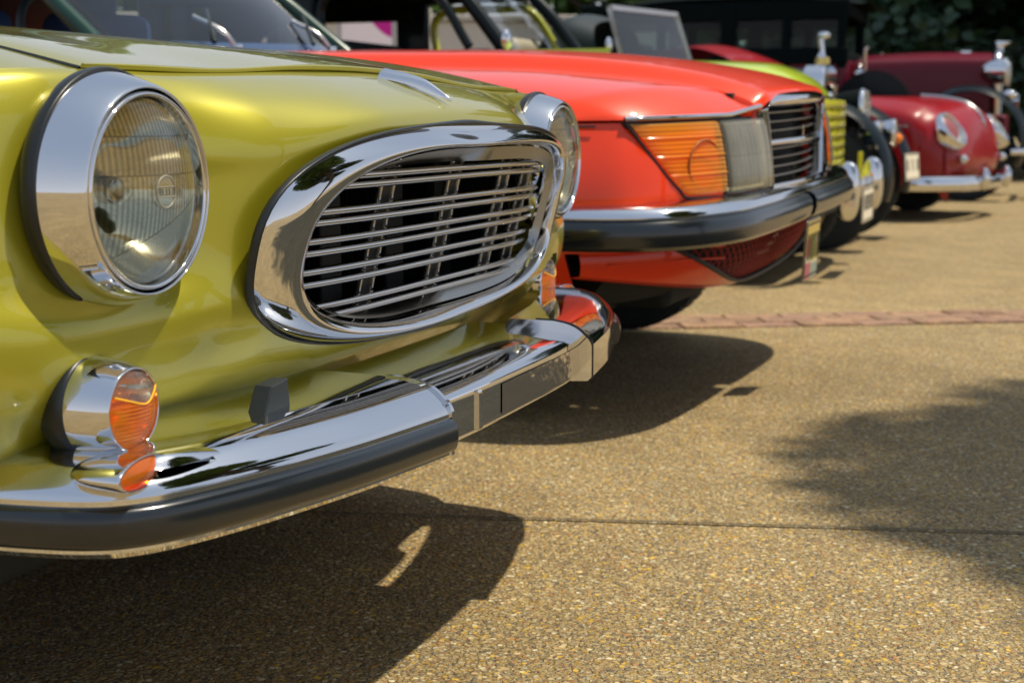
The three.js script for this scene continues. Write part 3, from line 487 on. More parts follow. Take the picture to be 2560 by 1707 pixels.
// ---------------------------------------------------------------- the orange-red roadster beside it
{
  const car = thing('red_roadster', 'orange red roadster with wide amber turn signal, louvred chrome grille and rubber faced bumper', 'car', [0.12, 0, -2.225], -4);
  car.rotation.order = 'YXZ'; car.rotation.x = 0.035;
  const yc = fn([[-4.2, 0.9], [-1.85, 0.955], [-0.872, 0.942], [-0.613, 0.929], [-0.427, 0.911], [-0.307, 0.894], [-0.189, 0.871], [-0.074, 0.838], [0.0, 0.814]]);
  const yg = fn([[-4.2, 0.88], [-1.85, 0.905], [-0.708, 0.882], [-0.415, 0.860], [-0.248, 0.840], [-0.14, 0.820], [-0.039, 0.786]]);
  const xf = fn([[0, -0.028], [0.3, -0.034], [0.36, -0.052], [0.535, -0.09], [0.72, -0.175], [0.80, -0.245], [0.85, -0.36]]);
  const yt = 0.768, bl = y => 0.026 * Math.sin(Math.PI * Math.min(1, Math.max(0, (yt - 0.008 - y) / 0.29) * 0.8)); // height of the chrome trim over the lamps
  const topY = (x, a) => {
    if (a <= 0.375) { const t = a / 0.375, s = Math.max(0, Math.min(1, (t - 0.80) / 0.19)), g = 0.30 * t * t + 0.70 * s * s * (3 - 2 * s); return yc(x) - (yc(x) - yg(x) + 0.004) * g; }
    const t = Math.min(1, (a - 0.375) / 0.479), y0 = yg(x) - 0.004, rise = 0.014 * Math.min(1, (a - 0.375) / 0.02) - 0.004 * t;
    const c = Math.sqrt(Math.max(0, 1 - Math.pow(t, 2.6)));
    return yt + (y0 - yt) * c + rise * c;
  };
  for (const s of [-1, 1]) {
    const fenderG = grid((u, v) => { const a = 0.3765 + (0.854 - 0.3765) * (1 - Math.pow(1 - u, 1.7)), x0 = xf(a), x = x0 + (-1.85 - x0) * Math.pow(v, 1.25); const q = x0 - x, roll = Math.pow(Math.max(0, 1 - q / 0.13), 2.2), y = topY(x, a); const k = Math.min(1, Math.max(0, (a - 0.376) / 0.13)), yEnd = yt + 0.003 + 0.014 * (1 - k); return [x, y + (yEnd - y) * roll - 0.004 * Math.exp(-q / 0.004), s * a]; }, 46, 80);
    mesh('front_fender', fenderG, M.redPaint, car);
    const arch = (x, y) => Math.hypot(x + 0.80, y - 0.315) < 0.375 || Math.hypot(x + 3.25, y - 0.315) < 0.36;
    mesh('side_panel', grid((u, v) => { const x = -0.365 - 3.85 * u, y = (yt - 0.002) + (0.28 - yt) * v; return [x, y, s * (0.855 + 0.062 * Math.sin(Math.PI * Math.min(1, v * 1.25)) - 0.06 * v * v)]; }, 150, 36, arch), M.redPaint, car);
    mesh('fender_crease', tube([[-0.30, yt - 0.014, s * 0.835], [-0.38, yt - 0.013, s * 0.8585], [-0.8, yt - 0.012, s * 0.862], [-1.8, yt - 0.010, s * 0.862]], 0.0022, 40, 6), M.dark, car);
    // painted panel behind and below the lamps
    mesh('front_panel', grid((u, v) => { const a = 0.372 + (0.85 - 0.372) * u, x = xf(a) - 0.014, y = yt - 0.008 + (0.47 - yt) * v; return [x + bl(y) + (v > 0.9 ? -(v - 0.9) * 0.2 : 0), y, s * (a + 0.045 * Math.sin(Math.PI * v * 0.8) * u)]; }, 40, 24), M.redPaint, car);
    mesh('panel_seam', tube([[xf(0.70) - 0.012, 0.60, s * 0.70], [xf(0.70) - 0.012, 0.53, s * 0.70]], 0.0018, 8, 6), M.dark, car);
    mesh('lamp_trim', tube(Array.from({ length: 16 }, (_, i) => { const a = 0.350 + (0.800 - 0.350) * i / 15; return [xf(a) + 0.004, yt + 0.002 + 0.014 * Math.max(0, 1 - (a - 0.376) / 0.13), s * a]; }), 0.0062, 60, 8), M.chromeClean, car);
    // lamp unit: clear inner lens and amber wrap-round
    const U = new THREE.Group(); U.name = 'headlamp'; car.add(U);
    const yTop = a => 0.757, yBot = a => 0.583 + 0.012 * Math.max(0, (a - 0.6) / 0.2);
    const outerA = y => 0.655 + 0.138 * Math.pow(Math.max(0, (y - 0.580) / 0.177), 0.5);
    mesh('lamp_housing', grid((u, v) => { const y = 0.762 - 0.182 * v, a = 0.335 + (outerA(y) - 0.331) * u; return [xf(a) + bl(y) - 0.009, y, s * a]; }, 30, 24), M.trim, U);
    const clear = grid((u, v) => { const a = 0.338 + (0.556 - 0.338) * u, y = yTop(a) + (yBot(a) - yTop(a)) * v; return [xf(a) + bl(y) + 0.014 + 0.0007 * Math.abs(Math.sin(u * 60)) - 0.012 * (Math.pow(Math.abs(2 * v - 1), 8) + Math.pow(Math.abs(2 * u - 1), 10)) * 0.5, y, s * a]; }, 120, 40);
    mesh('clear_lens', clear, phy({ map: ribTex, roughness: 0.16, transmission: 0.72, thickness: 0 }), U);
    mesh('headlamp_bowl', grid((u, v) => { const a = 0.345 + 0.205 * u, y = 0.752 - 0.164 * v, d = 1 - Math.pow(Math.abs(2 * u - 1), 2.5), e = 1 - Math.pow(Math.abs(2 * v - 1), 2.5); const f = Math.abs(v - 0.5) < 0.47 && u > 0.08 ? 0.035 * Math.pow(d * e, 0.6) : 0; return [xf(a) + bl(y) - 0.002 - f, y, s * a]; }, 40, 40), std({ color: lin(0.80, 0.77, 0.66), metalness: 0.15, roughness: 0.5 }), U);
    const am = grid((u, v) => { const y = 0.757 - 0.168 * v, a = 0.560 + (outerA(y) - 0.560) * u; const rib = 0.0016 * Math.abs(Math.sin(v * Math.PI * 16)) + (([0.2, 0.46, 0.72].some(q => Math.abs(v - q) < 0.012)) ? 0.0028 : 0); return [xf(a) + bl(y) + 0.011 + rib - 0.010 * (Math.pow(Math.abs(2 * v - 1), 9) + Math.pow(Math.abs(2 * u - 1), 12)) * 0.5, y, s * a]; }, 50, 130);
    mesh('amber_lens', am, phy({ color: lin(1.0, 0.40, 0.012), roughness: 0.2, transmission: 0.6, thickness: 0 }), U);
    mesh('amber_reflector', grid((u, v) => { const y = 0.752 - 0.158 * v, a = 0.565 + (outerA(y) - 0.572) * u, q = Math.hypot((a - 0.628) / 0.062, (y - 0.655) / 0.062); return [xf(a) + bl(y) - 0.005 - (q < 1 ? 0.004 * Math.sqrt(1 - q * q) : 0), y, s * a]; }, 40, 40), std({ color: lin(0.95, 0.36, 0.02), metalness: 0.2, roughness: 0.4 }), U);
    const ringG = new THREE.TorusGeometry(0.060, 0.003, 8, 48); ringG.rotateY(Math.PI / 2 - s * 0.35); ringG.translate(xf(0.628) + bl(0.655) + 0.004, 0.655, s * 0.632); mesh('bulb_ring', ringG, std({ color: lin(0.35, 0.10, 0.01), roughness: 0.5 }), U);
    mesh('lamp_gasket', tube(Array.from({ length: 12 }, (_, i) => { const y = 0.760 - 0.176 * i / 11, a = outerA(Math.max(y, 0.59)) + 0.004; return [xf(a) + bl(y) + 0.002, y, s * a]; }).concat([[xf(0.64) + bl(0.578) + 0.002, 0.578, s * 0.64], [xf(0.5) + bl(0.576) + 0.002, 0.576, s * 0.5], [xf(0.34) + bl(0.576) + 0.002, 0.576, s * 0.34]]), 0.004, 60, 8), M.gasket, U);
  }
  mesh('hood', grid((u, v) => { const z = 0.3735 * (2 * u - 1), a = Math.abs(z), x0 = xf(a) + 0.002, x = x0 + (-1.85 - x0) * Math.pow(v, 1.5); return [x, topY(x, a) + 0.003 - 0.02 * Math.exp(-(x0 - x) / 0.006) - (a > 0.3733 ? 0.04 : 0), z]; }, 70, 80), M.redPaint, car);
  // grille
  const gr = new THREE.Group(); gr.name = 'grille'; car.add(gr);
  const gw = y => 0.262 + 0.105 * Math.pow(Math.max(0, (y - 0.575) / 0.23), 0.9), gxx = (z) => -0.012 - 0.35 * z * z;
  const outline = t => { // rounded trapezoid, t 0..1 round
    const w = 0.366, b = 0.266, P = [[b, 0.578], [0.278, 0.65], [0.296, 0.73], [0.308, 0.772], [0.298, 0.798], [0.268, 0.812], [0.17, 0.817], [0, 0.819], [-0.2, 0.817], [-0.318, 0.812], [-0.352, 0.798], [-w, 0.772], [-0.345, 0.73], [-0.305, 0.65], [-b, 0.578]];
    return cr1(P, t);
  };
  const frameG = grid((u, v) => { const p = outline(u), q = outline(Math.min(1, u + 0.003)), o = outline(Math.max(0, u - 0.003)); let dx = q[0] - o[0], dy = q[1] - o[1]; const l = Math.hypot(dx, dy); dx /= l; dy /= l; const top = Math.pow(Math.sin(Math.PI * u), 3), w = 0.017 + 0.022 * top, a = Math.PI * (1.15 * v - 0.08), off = -w * (1 - Math.cos(a)) / 2; return [gxx(p[0]) - 0.02 + 0.032 * Math.sin(a), p[1] - (-dx) * off * -1 * 1, p[0] + dy * off * -1]; }, 160, 14);
  mesh('grille_frame', frameG, M.chromeClean, gr);
  mesh('grille_sill', tube([[gxx(0.26), 0.577, 0.262], [gxx(0), 0.577, 0], [gxx(0.26), 0.577, -0.262]], 0.007, 24, 8), M.chromeClean, gr);
  mesh('grille_back', grid((u, v) => { const y = 0.575 + 0.23 * v, z = gw(y) * (2 * u - 1) * 0.99; return [gxx(z) - 0.075, y, z]; }, 12, 12), M.dark, gr);
  for (let k = 0; k < 8; k++) { if (k === 4) continue; const y = 0.598 + k * 0.0235, w = gw(y) - 0.016; const g = grid((u, v) => { const z = w * (2 * u - 1), q = [[-0.055, -0.004], [-0.020, 0.001], [-0.016, 0.0045], [-0.020, 0.006], [-0.055, 0.001]][Math.round(v * 4)]; return [gxx(z) + q[0], y + q[1], z]; }, 16, 4); mesh('grille_slat', g, M.steel, gr); }
  { const y = 0.690, w = gw(y) - 0.014; mesh('grille_crossbar', tube([[gxx(w) - 0.004, y, w], [gxx(0) - 0.004, y, 0], [gxx(w) - 0.004, y, -w]], 0.0085, 24, 10), M.chromeClean, gr); mesh('grille_pin', box(0.008, 0.035, 0.006, gxx(0) - 0.008, y + 0.02, 0, 0.002), M.chromeClean, gr); }
  mesh('radiator_panel', box(0.02, 0.36, 0.76, -0.12, 0.64, 0), M.dark, car);
  // bumper: chrome blade over a dark rubber face
  const half = [[-0.020, 0], [-0.018, 0.2], [-0.022, 0.42], [-0.036, 0.60], [-0.082, 0.74], [-0.145, 0.825], [-0.235, 0.878], [-0.36, 0.902], [-0.60, 0.910]];
  const path = resample([...half.slice(1).reverse(), ...half.map(p => [p[0], -p[1]])], 120);
  const bump = new THREE.Group(); bump.name = 'bumper'; car.add(bump);
  mesh('bumper_blade', sweep(path, [[-0.05, 0.500], [0.0, 0.498], [0.006, 0.504], [0.006, 0.530], [0.020, 0.543], [0.022, 0.550], [0.016, 0.562], [0.002, 0.572], [-0.02, 0.577], [-0.05, 0.578]]), M.chromeClean, bump);
  for (const s of [-1, 1]) {
    const P = path.filter(p => s * p[1] > 0.025);
    mesh('rubber_face', sweep(P, [[0.0, 0.478], [0.022, 0.474], [0.034, 0.483], [0.040, 0.505], [0.037, 0.528], [0.026, 0.541], [0.0, 0.543]]), M.rubberGrey, bump);
    for (const z of [0.36]) mesh('bumper_bolt', new THREE.SphereGeometry(0.009, 14, 10).translate(-0.03, 0.585, s * z), M.chromeClean, bump);
  }
  // valance with a mesh covered intake
  const val = new THREE.Group(); val.name = 'valance'; car.add(val);
  const vx = (a, y) => { const t = (0.50 - y) / 0.2; return -0.085 - 0.27 * Math.pow(a / 0.85, 3.2) - 0.07 * t * t + 0.035 * Math.sin(Math.PI * Math.min(1, Math.max(0, t))); };
  const vb = a => 0.292 + 0.10 * Math.pow(a / 0.8, 1.6);
  const hole = (y, z) => { const a = Math.abs(z); return a < 0.70 && y < 0.490 && y > 0.312 + 0.178 * Math.pow(a / 0.70, 2.4); };
  mesh('valance_panel', grid((u, v) => { const z = 0.85 * (2 * u - 1), a = Math.abs(z), y = 0.505 + (vb(a) - 0.505) * v; return [vx(a, y) - (v > 0.95 ? (v - 0.95) * 0.5 : 0), y, z]; }, 170, 60, (x, y, z) => hole(y, z)), M.redPaint, val);
  for (const y of [0.425, 0.455]) for (const s of [-1, 1]) mesh('valance_groove', tube([[vx(0.45, y) + 0.001, y - 0.01, s * 0.47], [vx(0.62, y) + 0.002, y, s * 0.62], [vx(0.80, y) + 0.002, y + 0.005, s * 0.80]].map(p => [p[0], Math.max(p[1], 0.39), p[2]]), 0.0025, 20, 6), M.redPaint, val);
  {
    const B = [], f = (y, z) => [vx(Math.abs(z), y) - 0.014, y, z];
    for (let k = -60; k < 60; k++) for (const d of [-1, 1]) { let run = []; for (let i = 0; i <= 40; i++) { const y = 0.312 + 0.178 * i / 40, z = k * 0.031 + d * (y - 0.41) * 0.9; if (hole(y, z)) run.push(f(y, z)); } for (let i = 0; i + 4 < run.length; i += 4) B.push(bar(run[i], run[Math.min(i + 4, run.length - 1)], 0.0045, 0.003)); }
    const m = mesh('mesh_screen', B, std({ color: lin(0.30, 0.020, 0.010), roughness: 0.6 }), val); m.userData.kind = 'stuff';
    mesh('intake_back', grid((u, v) => { const z = 0.72 * (2 * u - 1), y = 0.31 + 0.19 * v; return [vx(Math.abs(z), y) - 0.09, y, z]; }, 30, 6), M.dark, val);
    const rim = []; for (let i = 0; i <= 40; i++) { const z = 0.70 * (2 * i / 40 - 1), a = Math.abs(z), y = Math.min(0.488, 0.312 + 0.178 * Math.pow(a / 0.70, 2.4)); rim.push([vx(a, y) + 0.002, y, z]); }
    mesh('intake_rim', tube(rim, 0.006, 80, 8), M.rubber, val);
  }
  plate(car, 0.150, 0.165, plateMat(1, true), [0.028, 0.397, 0.075], 0.0, -0.06, 4);
  // windscreen, soft top, seats
  const fr = [[-1.86, 0.955, -0.66], [-2.18, 1.215, -0.58], [-2.12, 1.235, -0.2], [-2.11, 1.24, 0], [-2.12, 1.235, 0.2], [-2.18, 1.215, 0.58], [-1.86, 0.955, 0.66]];
  mesh('windscreen_frame', tube(fr, 0.026, 90, 10), std({ color: lin(0.004, 0.035, 0.024), roughness: 0.3 }), car);
  mesh('windscreen', grid((u, v) => { const z = 2 * u - 1; return [-1.75 - 0.11 * z * z - (0.32 - 0.0 * z) * v, 0.945 + 0.285 * v - 0.01 * z * z, z * (0.66 - 0.08 * v)]; }, 24, 12), M.glass, car);
  mesh('soft_top', loft([[[-2.14, 1.22, -0.58], [-2.1, 1.25, 0], [-2.14, 1.22, 0.58]], [[-2.6, 1.28, -0.6], [-2.6, 1.31, 0], [-2.6, 1.28, 0.6]], [[-3.0, 1.2, -0.6], [-3.02, 1.24, 0], [-3.0, 1.2, 0.6]], [[-3.35, 0.93, -0.62], [-3.4, 0.95, 0], [-3.35, 0.93, 0.62]]], 24, 10), M.canvasTop, car);
  for (const z of [-0.36, 0.36]) { mesh('seat', [box(0.16, 0.52, 0.48, -2.75, 0.86, z, 0.06), box(0.12, 0.16, 0.26, -2.80, 1.16, z, 0.05)], M.blueSeat, car); }
  mesh('dashboard', box(0.3, 0.12, 1.25, -2.02, 0.93, 0, 0.05), M.blueSeat, car);
  mesh('steering_wheel', new THREE.TorusGeometry(0.19, 0.014, 8, 40).rotateY(Math.PI / 2).rotateZ(0.4).translate(-2.25, 0.97, 0.36), M.trim, car);
  for (const z of [-0.46, 0.1]) { const W = new THREE.Group(); W.name = 'wiper'; car.add(W); mesh('wiper_arm', tube([[-1.80, 0.965, z], [-1.84, 1.02, z + 0.02], [-1.93, 1.07, z + 0.05]], 0.008, 16, 8), M.chromeWorn, W); mesh('wiper_blade', tube([[-1.80, 0.985, z + 0.12], [-1.93, 1.09, z - 0.02]], 0.007, 8, 6), M.trim, W); mesh('wiper_pivot', new THREE.CylinderGeometry(0.016, 0.02, 0.03, 14).translate(-1.80, 0.965, z), M.chromeClean, W); }
  mesh('rear_body', loft([[[-1.85, 0.92, -0.85], [-1.86, 0.955, 0], [-1.85, 0.92, 0.85]], [[-2.05, 0.9, -0.86], [-2.06, 0.90, 0], [-2.05, 0.9, 0.86]]], 6, 10), M.redPaint, car);
  mesh('rear_deck', loft([[[-3.2, 0.9, -0.86], [-3.2, 0.92, 0], [-3.2, 0.9, 0.86]], [[-4.0, 0.86, -0.84], [-4.0, 0.88, 0], [-4.0, 0.86, 0.84]], [[-4.25, 0.75, -0.82], [-4.28, 0.76, 0], [-4.25, 0.75, 0.82]], [[-4.26, 0.3, -0.82], [-4.28, 0.3, 0], [-4.26, 0.3, 0.82]]], 16, 8), M.redPaint, car);
  mesh('underbody', [box(3.7, 0.06, 1.55, -2.3, 0.27, 0, 0.02), box(0.6, 0.12, 0.9, -0.55, 0.33, 0, 0.03), box(0.04, 0.3, 1.3, -1.3, 0.45, 0, 0.01), box(0.05, 0.3, 1.2, -0.36, 0.52, 0, 0.01)], M.dark, car);
  for (const x of [-0.80, -3.25]) for (const s of [-1, 1]) wheel(car, x, 0.735 * s, 0.318, 0.20, M.chromeWorn);
}
// ---------------------------------------------------------------- lime saloon with black roof, third in the row
{
  const car = thing('lime_saloon', 'lime green vintage saloon with black roof, slatted yellow nose and two tall bumper guards', 'car', [0, 0, -5.4]);
  const yc = fn([[-1.8, 1.09], [-1.2, 1.055], [-0.9, 1.035], [-0.75, 1.03], [-0.574, 1.018], [-0.465, 0.985], [-0.39, 0.94], [-0.34, 0.88], [-0.30, 0.80]]);
  mesh('hood', grid((u, v) => { const z = 0.56 * (2 * u - 1), a = Math.abs(z) / 0.56, x = -0.285 - 0.06 * a * a - (1.5 - 0.06 * a * a) * Math.pow(v, 1.7), y = yc(x) - 0.05 * a * a - 0.10 * Math.pow(a, 6); return [x, y, z]; }, 40, 50), M.limePaint, car);
  for (const s of [-1, 1]) {
    mesh('fender', loft([0, 0.15, 0.4, 0.7, 1].map(t => { const x = -0.46 - 1.36 * t, h = [0.62, 0.80, 0.88, 0.86, 0.80][[0, 0.15, 0.4, 0.7, 1].indexOf(t)]; return [[x - 0.02, h * 0.97 + 0.02, s * 0.48], [x, h, s * 0.60], [x, h - 0.02, s * 0.72], [x - 0.01, h - 0.12, s * 0.80], [x - 0.02, Math.max(0.5, h - 0.24), s * 0.81]]; }), 40, 20), M.limePaint, car);
    mesh('fender_front', loft([[[-0.47, 0.64, s * 0.47], [-0.45, 0.63, s * 0.62], [-0.48, 0.52, s * 0.80]], [[-0.44, 0.55, s * 0.47], [-0.41, 0.55, s * 0.62], [-0.46, 0.50, s * 0.81]], [[-0.48, 0.48, s * 0.47], [-0.46, 0.48, s * 0.62], [-0.5, 0.48, s * 0.81]]], 14, 14), M.yellowPaint, car);
    lamp(car, 'headlamp', [-0.37, 0.81, 0.50 * s], 0.075, 0.12, M.chromeClean, M.chromeClean, M.clearLens);
    mesh('side_panel', grid((u, v) => { const x = -1.2 - 2.9 * u, y = 1.07 - 0.78 * v; return [x, y, s * (0.74 + 0.05 * Math.sin(Math.PI * v))]; }, 40, 14, (x, y) => Math.hypot(x + 3.0, y - 0.33) < 0.38), M.limePaint, car);
  }
  // slatted nose panel
  const nose = new THREE.Group(); nose.name = 'nose_grille'; car.add(nose);
  const nx = z => -0.262 - 0.10 * z * z;
  mesh('nose_back', grid((u, v) => { const z = 0.47 * (2 * u - 1); return [nx(z) - 0.05, 0.42 + 0.44 * v, z]; }, 12, 4), M.dark, nose);
  const ys = [0.815, 0.766, 0.717, 0.668, 0.619, 0.570, 0.530];
  for (const y of ys) mesh('nose_slat', grid((u, v) => { const z = 0.46 * (2 * u - 1), q = [[-0.03, -0.0165], [0, -0.0165], [0.002, 0], [0, 0.0165], [-0.03, 0.0165]][Math.round(v * 4)]; return [nx(z) + q[0], y + q[1], z]; }, 16, 4), M.yellowPaint, nose);
  for (const z of [-0.46, -0.2, 0, 0.2, 0.46]) mesh('nose_rib', box(0.03, 0.40, 0.022, nx(z) - 0.018, 0.64, z, 0.005), M.yellowPaint, nose);
  mesh('nose_panel', grid((u, v) => { const z = 0.47 * (2 * u - 1); return [nx(z) + 0.004 + 0.01 * Math.sin(Math.PI * v), 0.42 + 0.10 * v, z]; }, 16, 6), M.yellowPaint, nose);
  for (const z of [0.24, -0.24]) mesh('nose_bolt', new THREE.SphereGeometry(0.012, 12, 8).translate(nx(z) + 0.016, 0.49, z), M.chromeClean, nose);
  const bp = resample([[-0.36, 0.86], [-0.24, 0.78], [-0.175, 0.55], [-0.155, 0], [-0.175, -0.55], [-0.24, -0.78], [-0.36, -0.86]], 50).reverse().reverse();
  const bump = new THREE.Group(); bump.name = 'bumper'; car.add(bump);
  mesh('bumper_blade', sweep(bp, [[-0.02, 0.355], [0.008, 0.36], [0.018, 0.385], [0.022, 0.41], [0.018, 0.435], [0.008, 0.46], [-0.02, 0.465]]), M.chromeClean, bump);
  for (const z of [0.50, -0.43]) {
    const g = new THREE.SphereGeometry(1, 28, 24); const p = g.attributes.position; for (let i = 0; i < p.count; i++) { const x = p.getX(i), y = p.getY(i), zz = p.getZ(i); p.setXYZ(i, Math.sign(x) * Math.pow(Math.abs(x), 0.8) * 0.055, Math.sign(y) * Math.pow(Math.abs(y), 0.75) * 0.135, Math.sign(zz) * Math.pow(Math.abs(zz), 0.75) * 0.055); }
    g.computeVertexNormals(); g.translate(-0.13, 0.42, z); mesh('bumper_guard', g, M.chromeClean, bump);
  }
  mesh('plate_bracket', box(0.02, 0.14, 0.03, -0.135, 0.52, 0.05, 0.004), M.yellowPaint, bump);
  plate(car, 0.40, 0.17, plateMat(2), [-0.085, 0.345, 0.13], 0, 0, 5);
  // cabin
  const cab = new THREE.Group(); cab.name = 'cabin'; car.add(cab);
  mesh('roof', loft([[[-2.06, 1.42, -0.62], [-2.02, 1.46, 0], [-2.06, 1.42, 0.62]], [[-2.6, 1.50, -0.66], [-2.6, 1.56, 0], [-2.6, 1.50, 0.66]], [[-3.4, 1.46, -0.64], [-3.4, 1.52, 0], [-3.4, 1.46, 0.64]], [[-3.9, 1.15, -0.60], [-3.95, 1.18, 0], [-3.9, 1.15, 0.60]], [[-4.05, 0.7, -0.62], [-4.1, 0.7, 0], [-4.05, 0.7, 0.62]]], 30, 14), M.blackPaint, cab);
  for (const s of [-1, 1]) {
    mesh('pillar', [tube([[-1.76, 1.07, 0.62 * s], [-2.0, 1.36, 0.62 * s], [-2.12, 1.45, 0.62 * s], [-2.5, 1.49, 0.655 * s]], 0.036, 40, 10), box(0.20, 0.45, 0.06, -2.86, 1.28, 0.70 * s, 0.02), box(0.10, 0.45, 0.06, -3.55, 1.28, 0.68 * s, 0.02)], M.blackPaint, cab);
    mesh('roof_rail', box(1.6, 0.10, 0.06, -2.9, 1.46, 0.67 * s, 0.03), M.blackPaint, cab);
    mesh('window_frame', tube([[-2.70, 1.08, 0.71 * s], [-2.72, 1.30, 0.70 * s], [-2.66, 1.365, 0.70 * s], [-2.3, 1.375, 0.69 * s], [-2.12, 1.36, 0.69 * s], [-1.92, 1.09, 0.70 * s]], 0.024, 60, 8), s < 0 ? M.yellowPaint : M.blackPaint, cab);
    mesh('quarter_panel', [box(0.9, 0.16, 0.05, -3.3, 1.40, 0.69 * s, 0.03), box(0.16, 0.4, 0.05, -3.75, 1.24, 0.66 * s, 0.03)], M.blackPaint, cab);
  }
  mesh('windscreen', grid((u, v) => { const z = 0.60 * (2 * u - 1); return [-1.78 - 0.30 * v + 0.04 * (1 - (2 * u - 1) ** 2), 1.085 + 0.345 * v, z]; }, 16, 8), M.glass, cab);
  mesh('seat', [box(0.16, 0.5, 1.1, -2.9, 0.92, 0, 0.06), box(0.14, 0.5, 1.1, -3.7, 0.95, 0, 0.06)], M.seat, cab);
  mesh('dashboard', box(0.2, 0.14, 1.15, -1.95, 1.02, 0, 0.04), M.trim, cab);
  mesh('door_mirror', [new THREE.SphereGeometry(0.05, 20, 14).scale(0.5, 1, 0.9).translate(-1.72, 1.12, 0.72), tube([[-1.72, 1.02, 0.70], [-1.72, 1.09, 0.72]], 0.008, 6, 6)], M.chromeClean, cab);
  mesh('wiper', [tube([[-1.72, 1.10, -0.1], [-1.80, 1.16, -0.22]], 0.007, 6, 6), tube([[-1.72, 1.10, 0.25], [-1.80, 1.15, 0.14]], 0.007, 6, 6)], M.trim, cab);
  mesh('underbody', [box(3.6, 0.06, 1.4, -2.1, 0.30, 0, 0.02), box(0.04, 0.4, 1.3, -1.2, 0.5, 0, 0.01), box(0.05, 0.3, 0.9, -0.42, 0.55, 0, 0.01)], M.dark, car);
  for (const x of [-0.66, -3.0]) for (const s of [-1, 1]) wheel(car, x, 0.70 * s, 0.33, 0.16, M.yellowPaint, { wall: M.cream, inner: x > -1 && s < 0 });
}
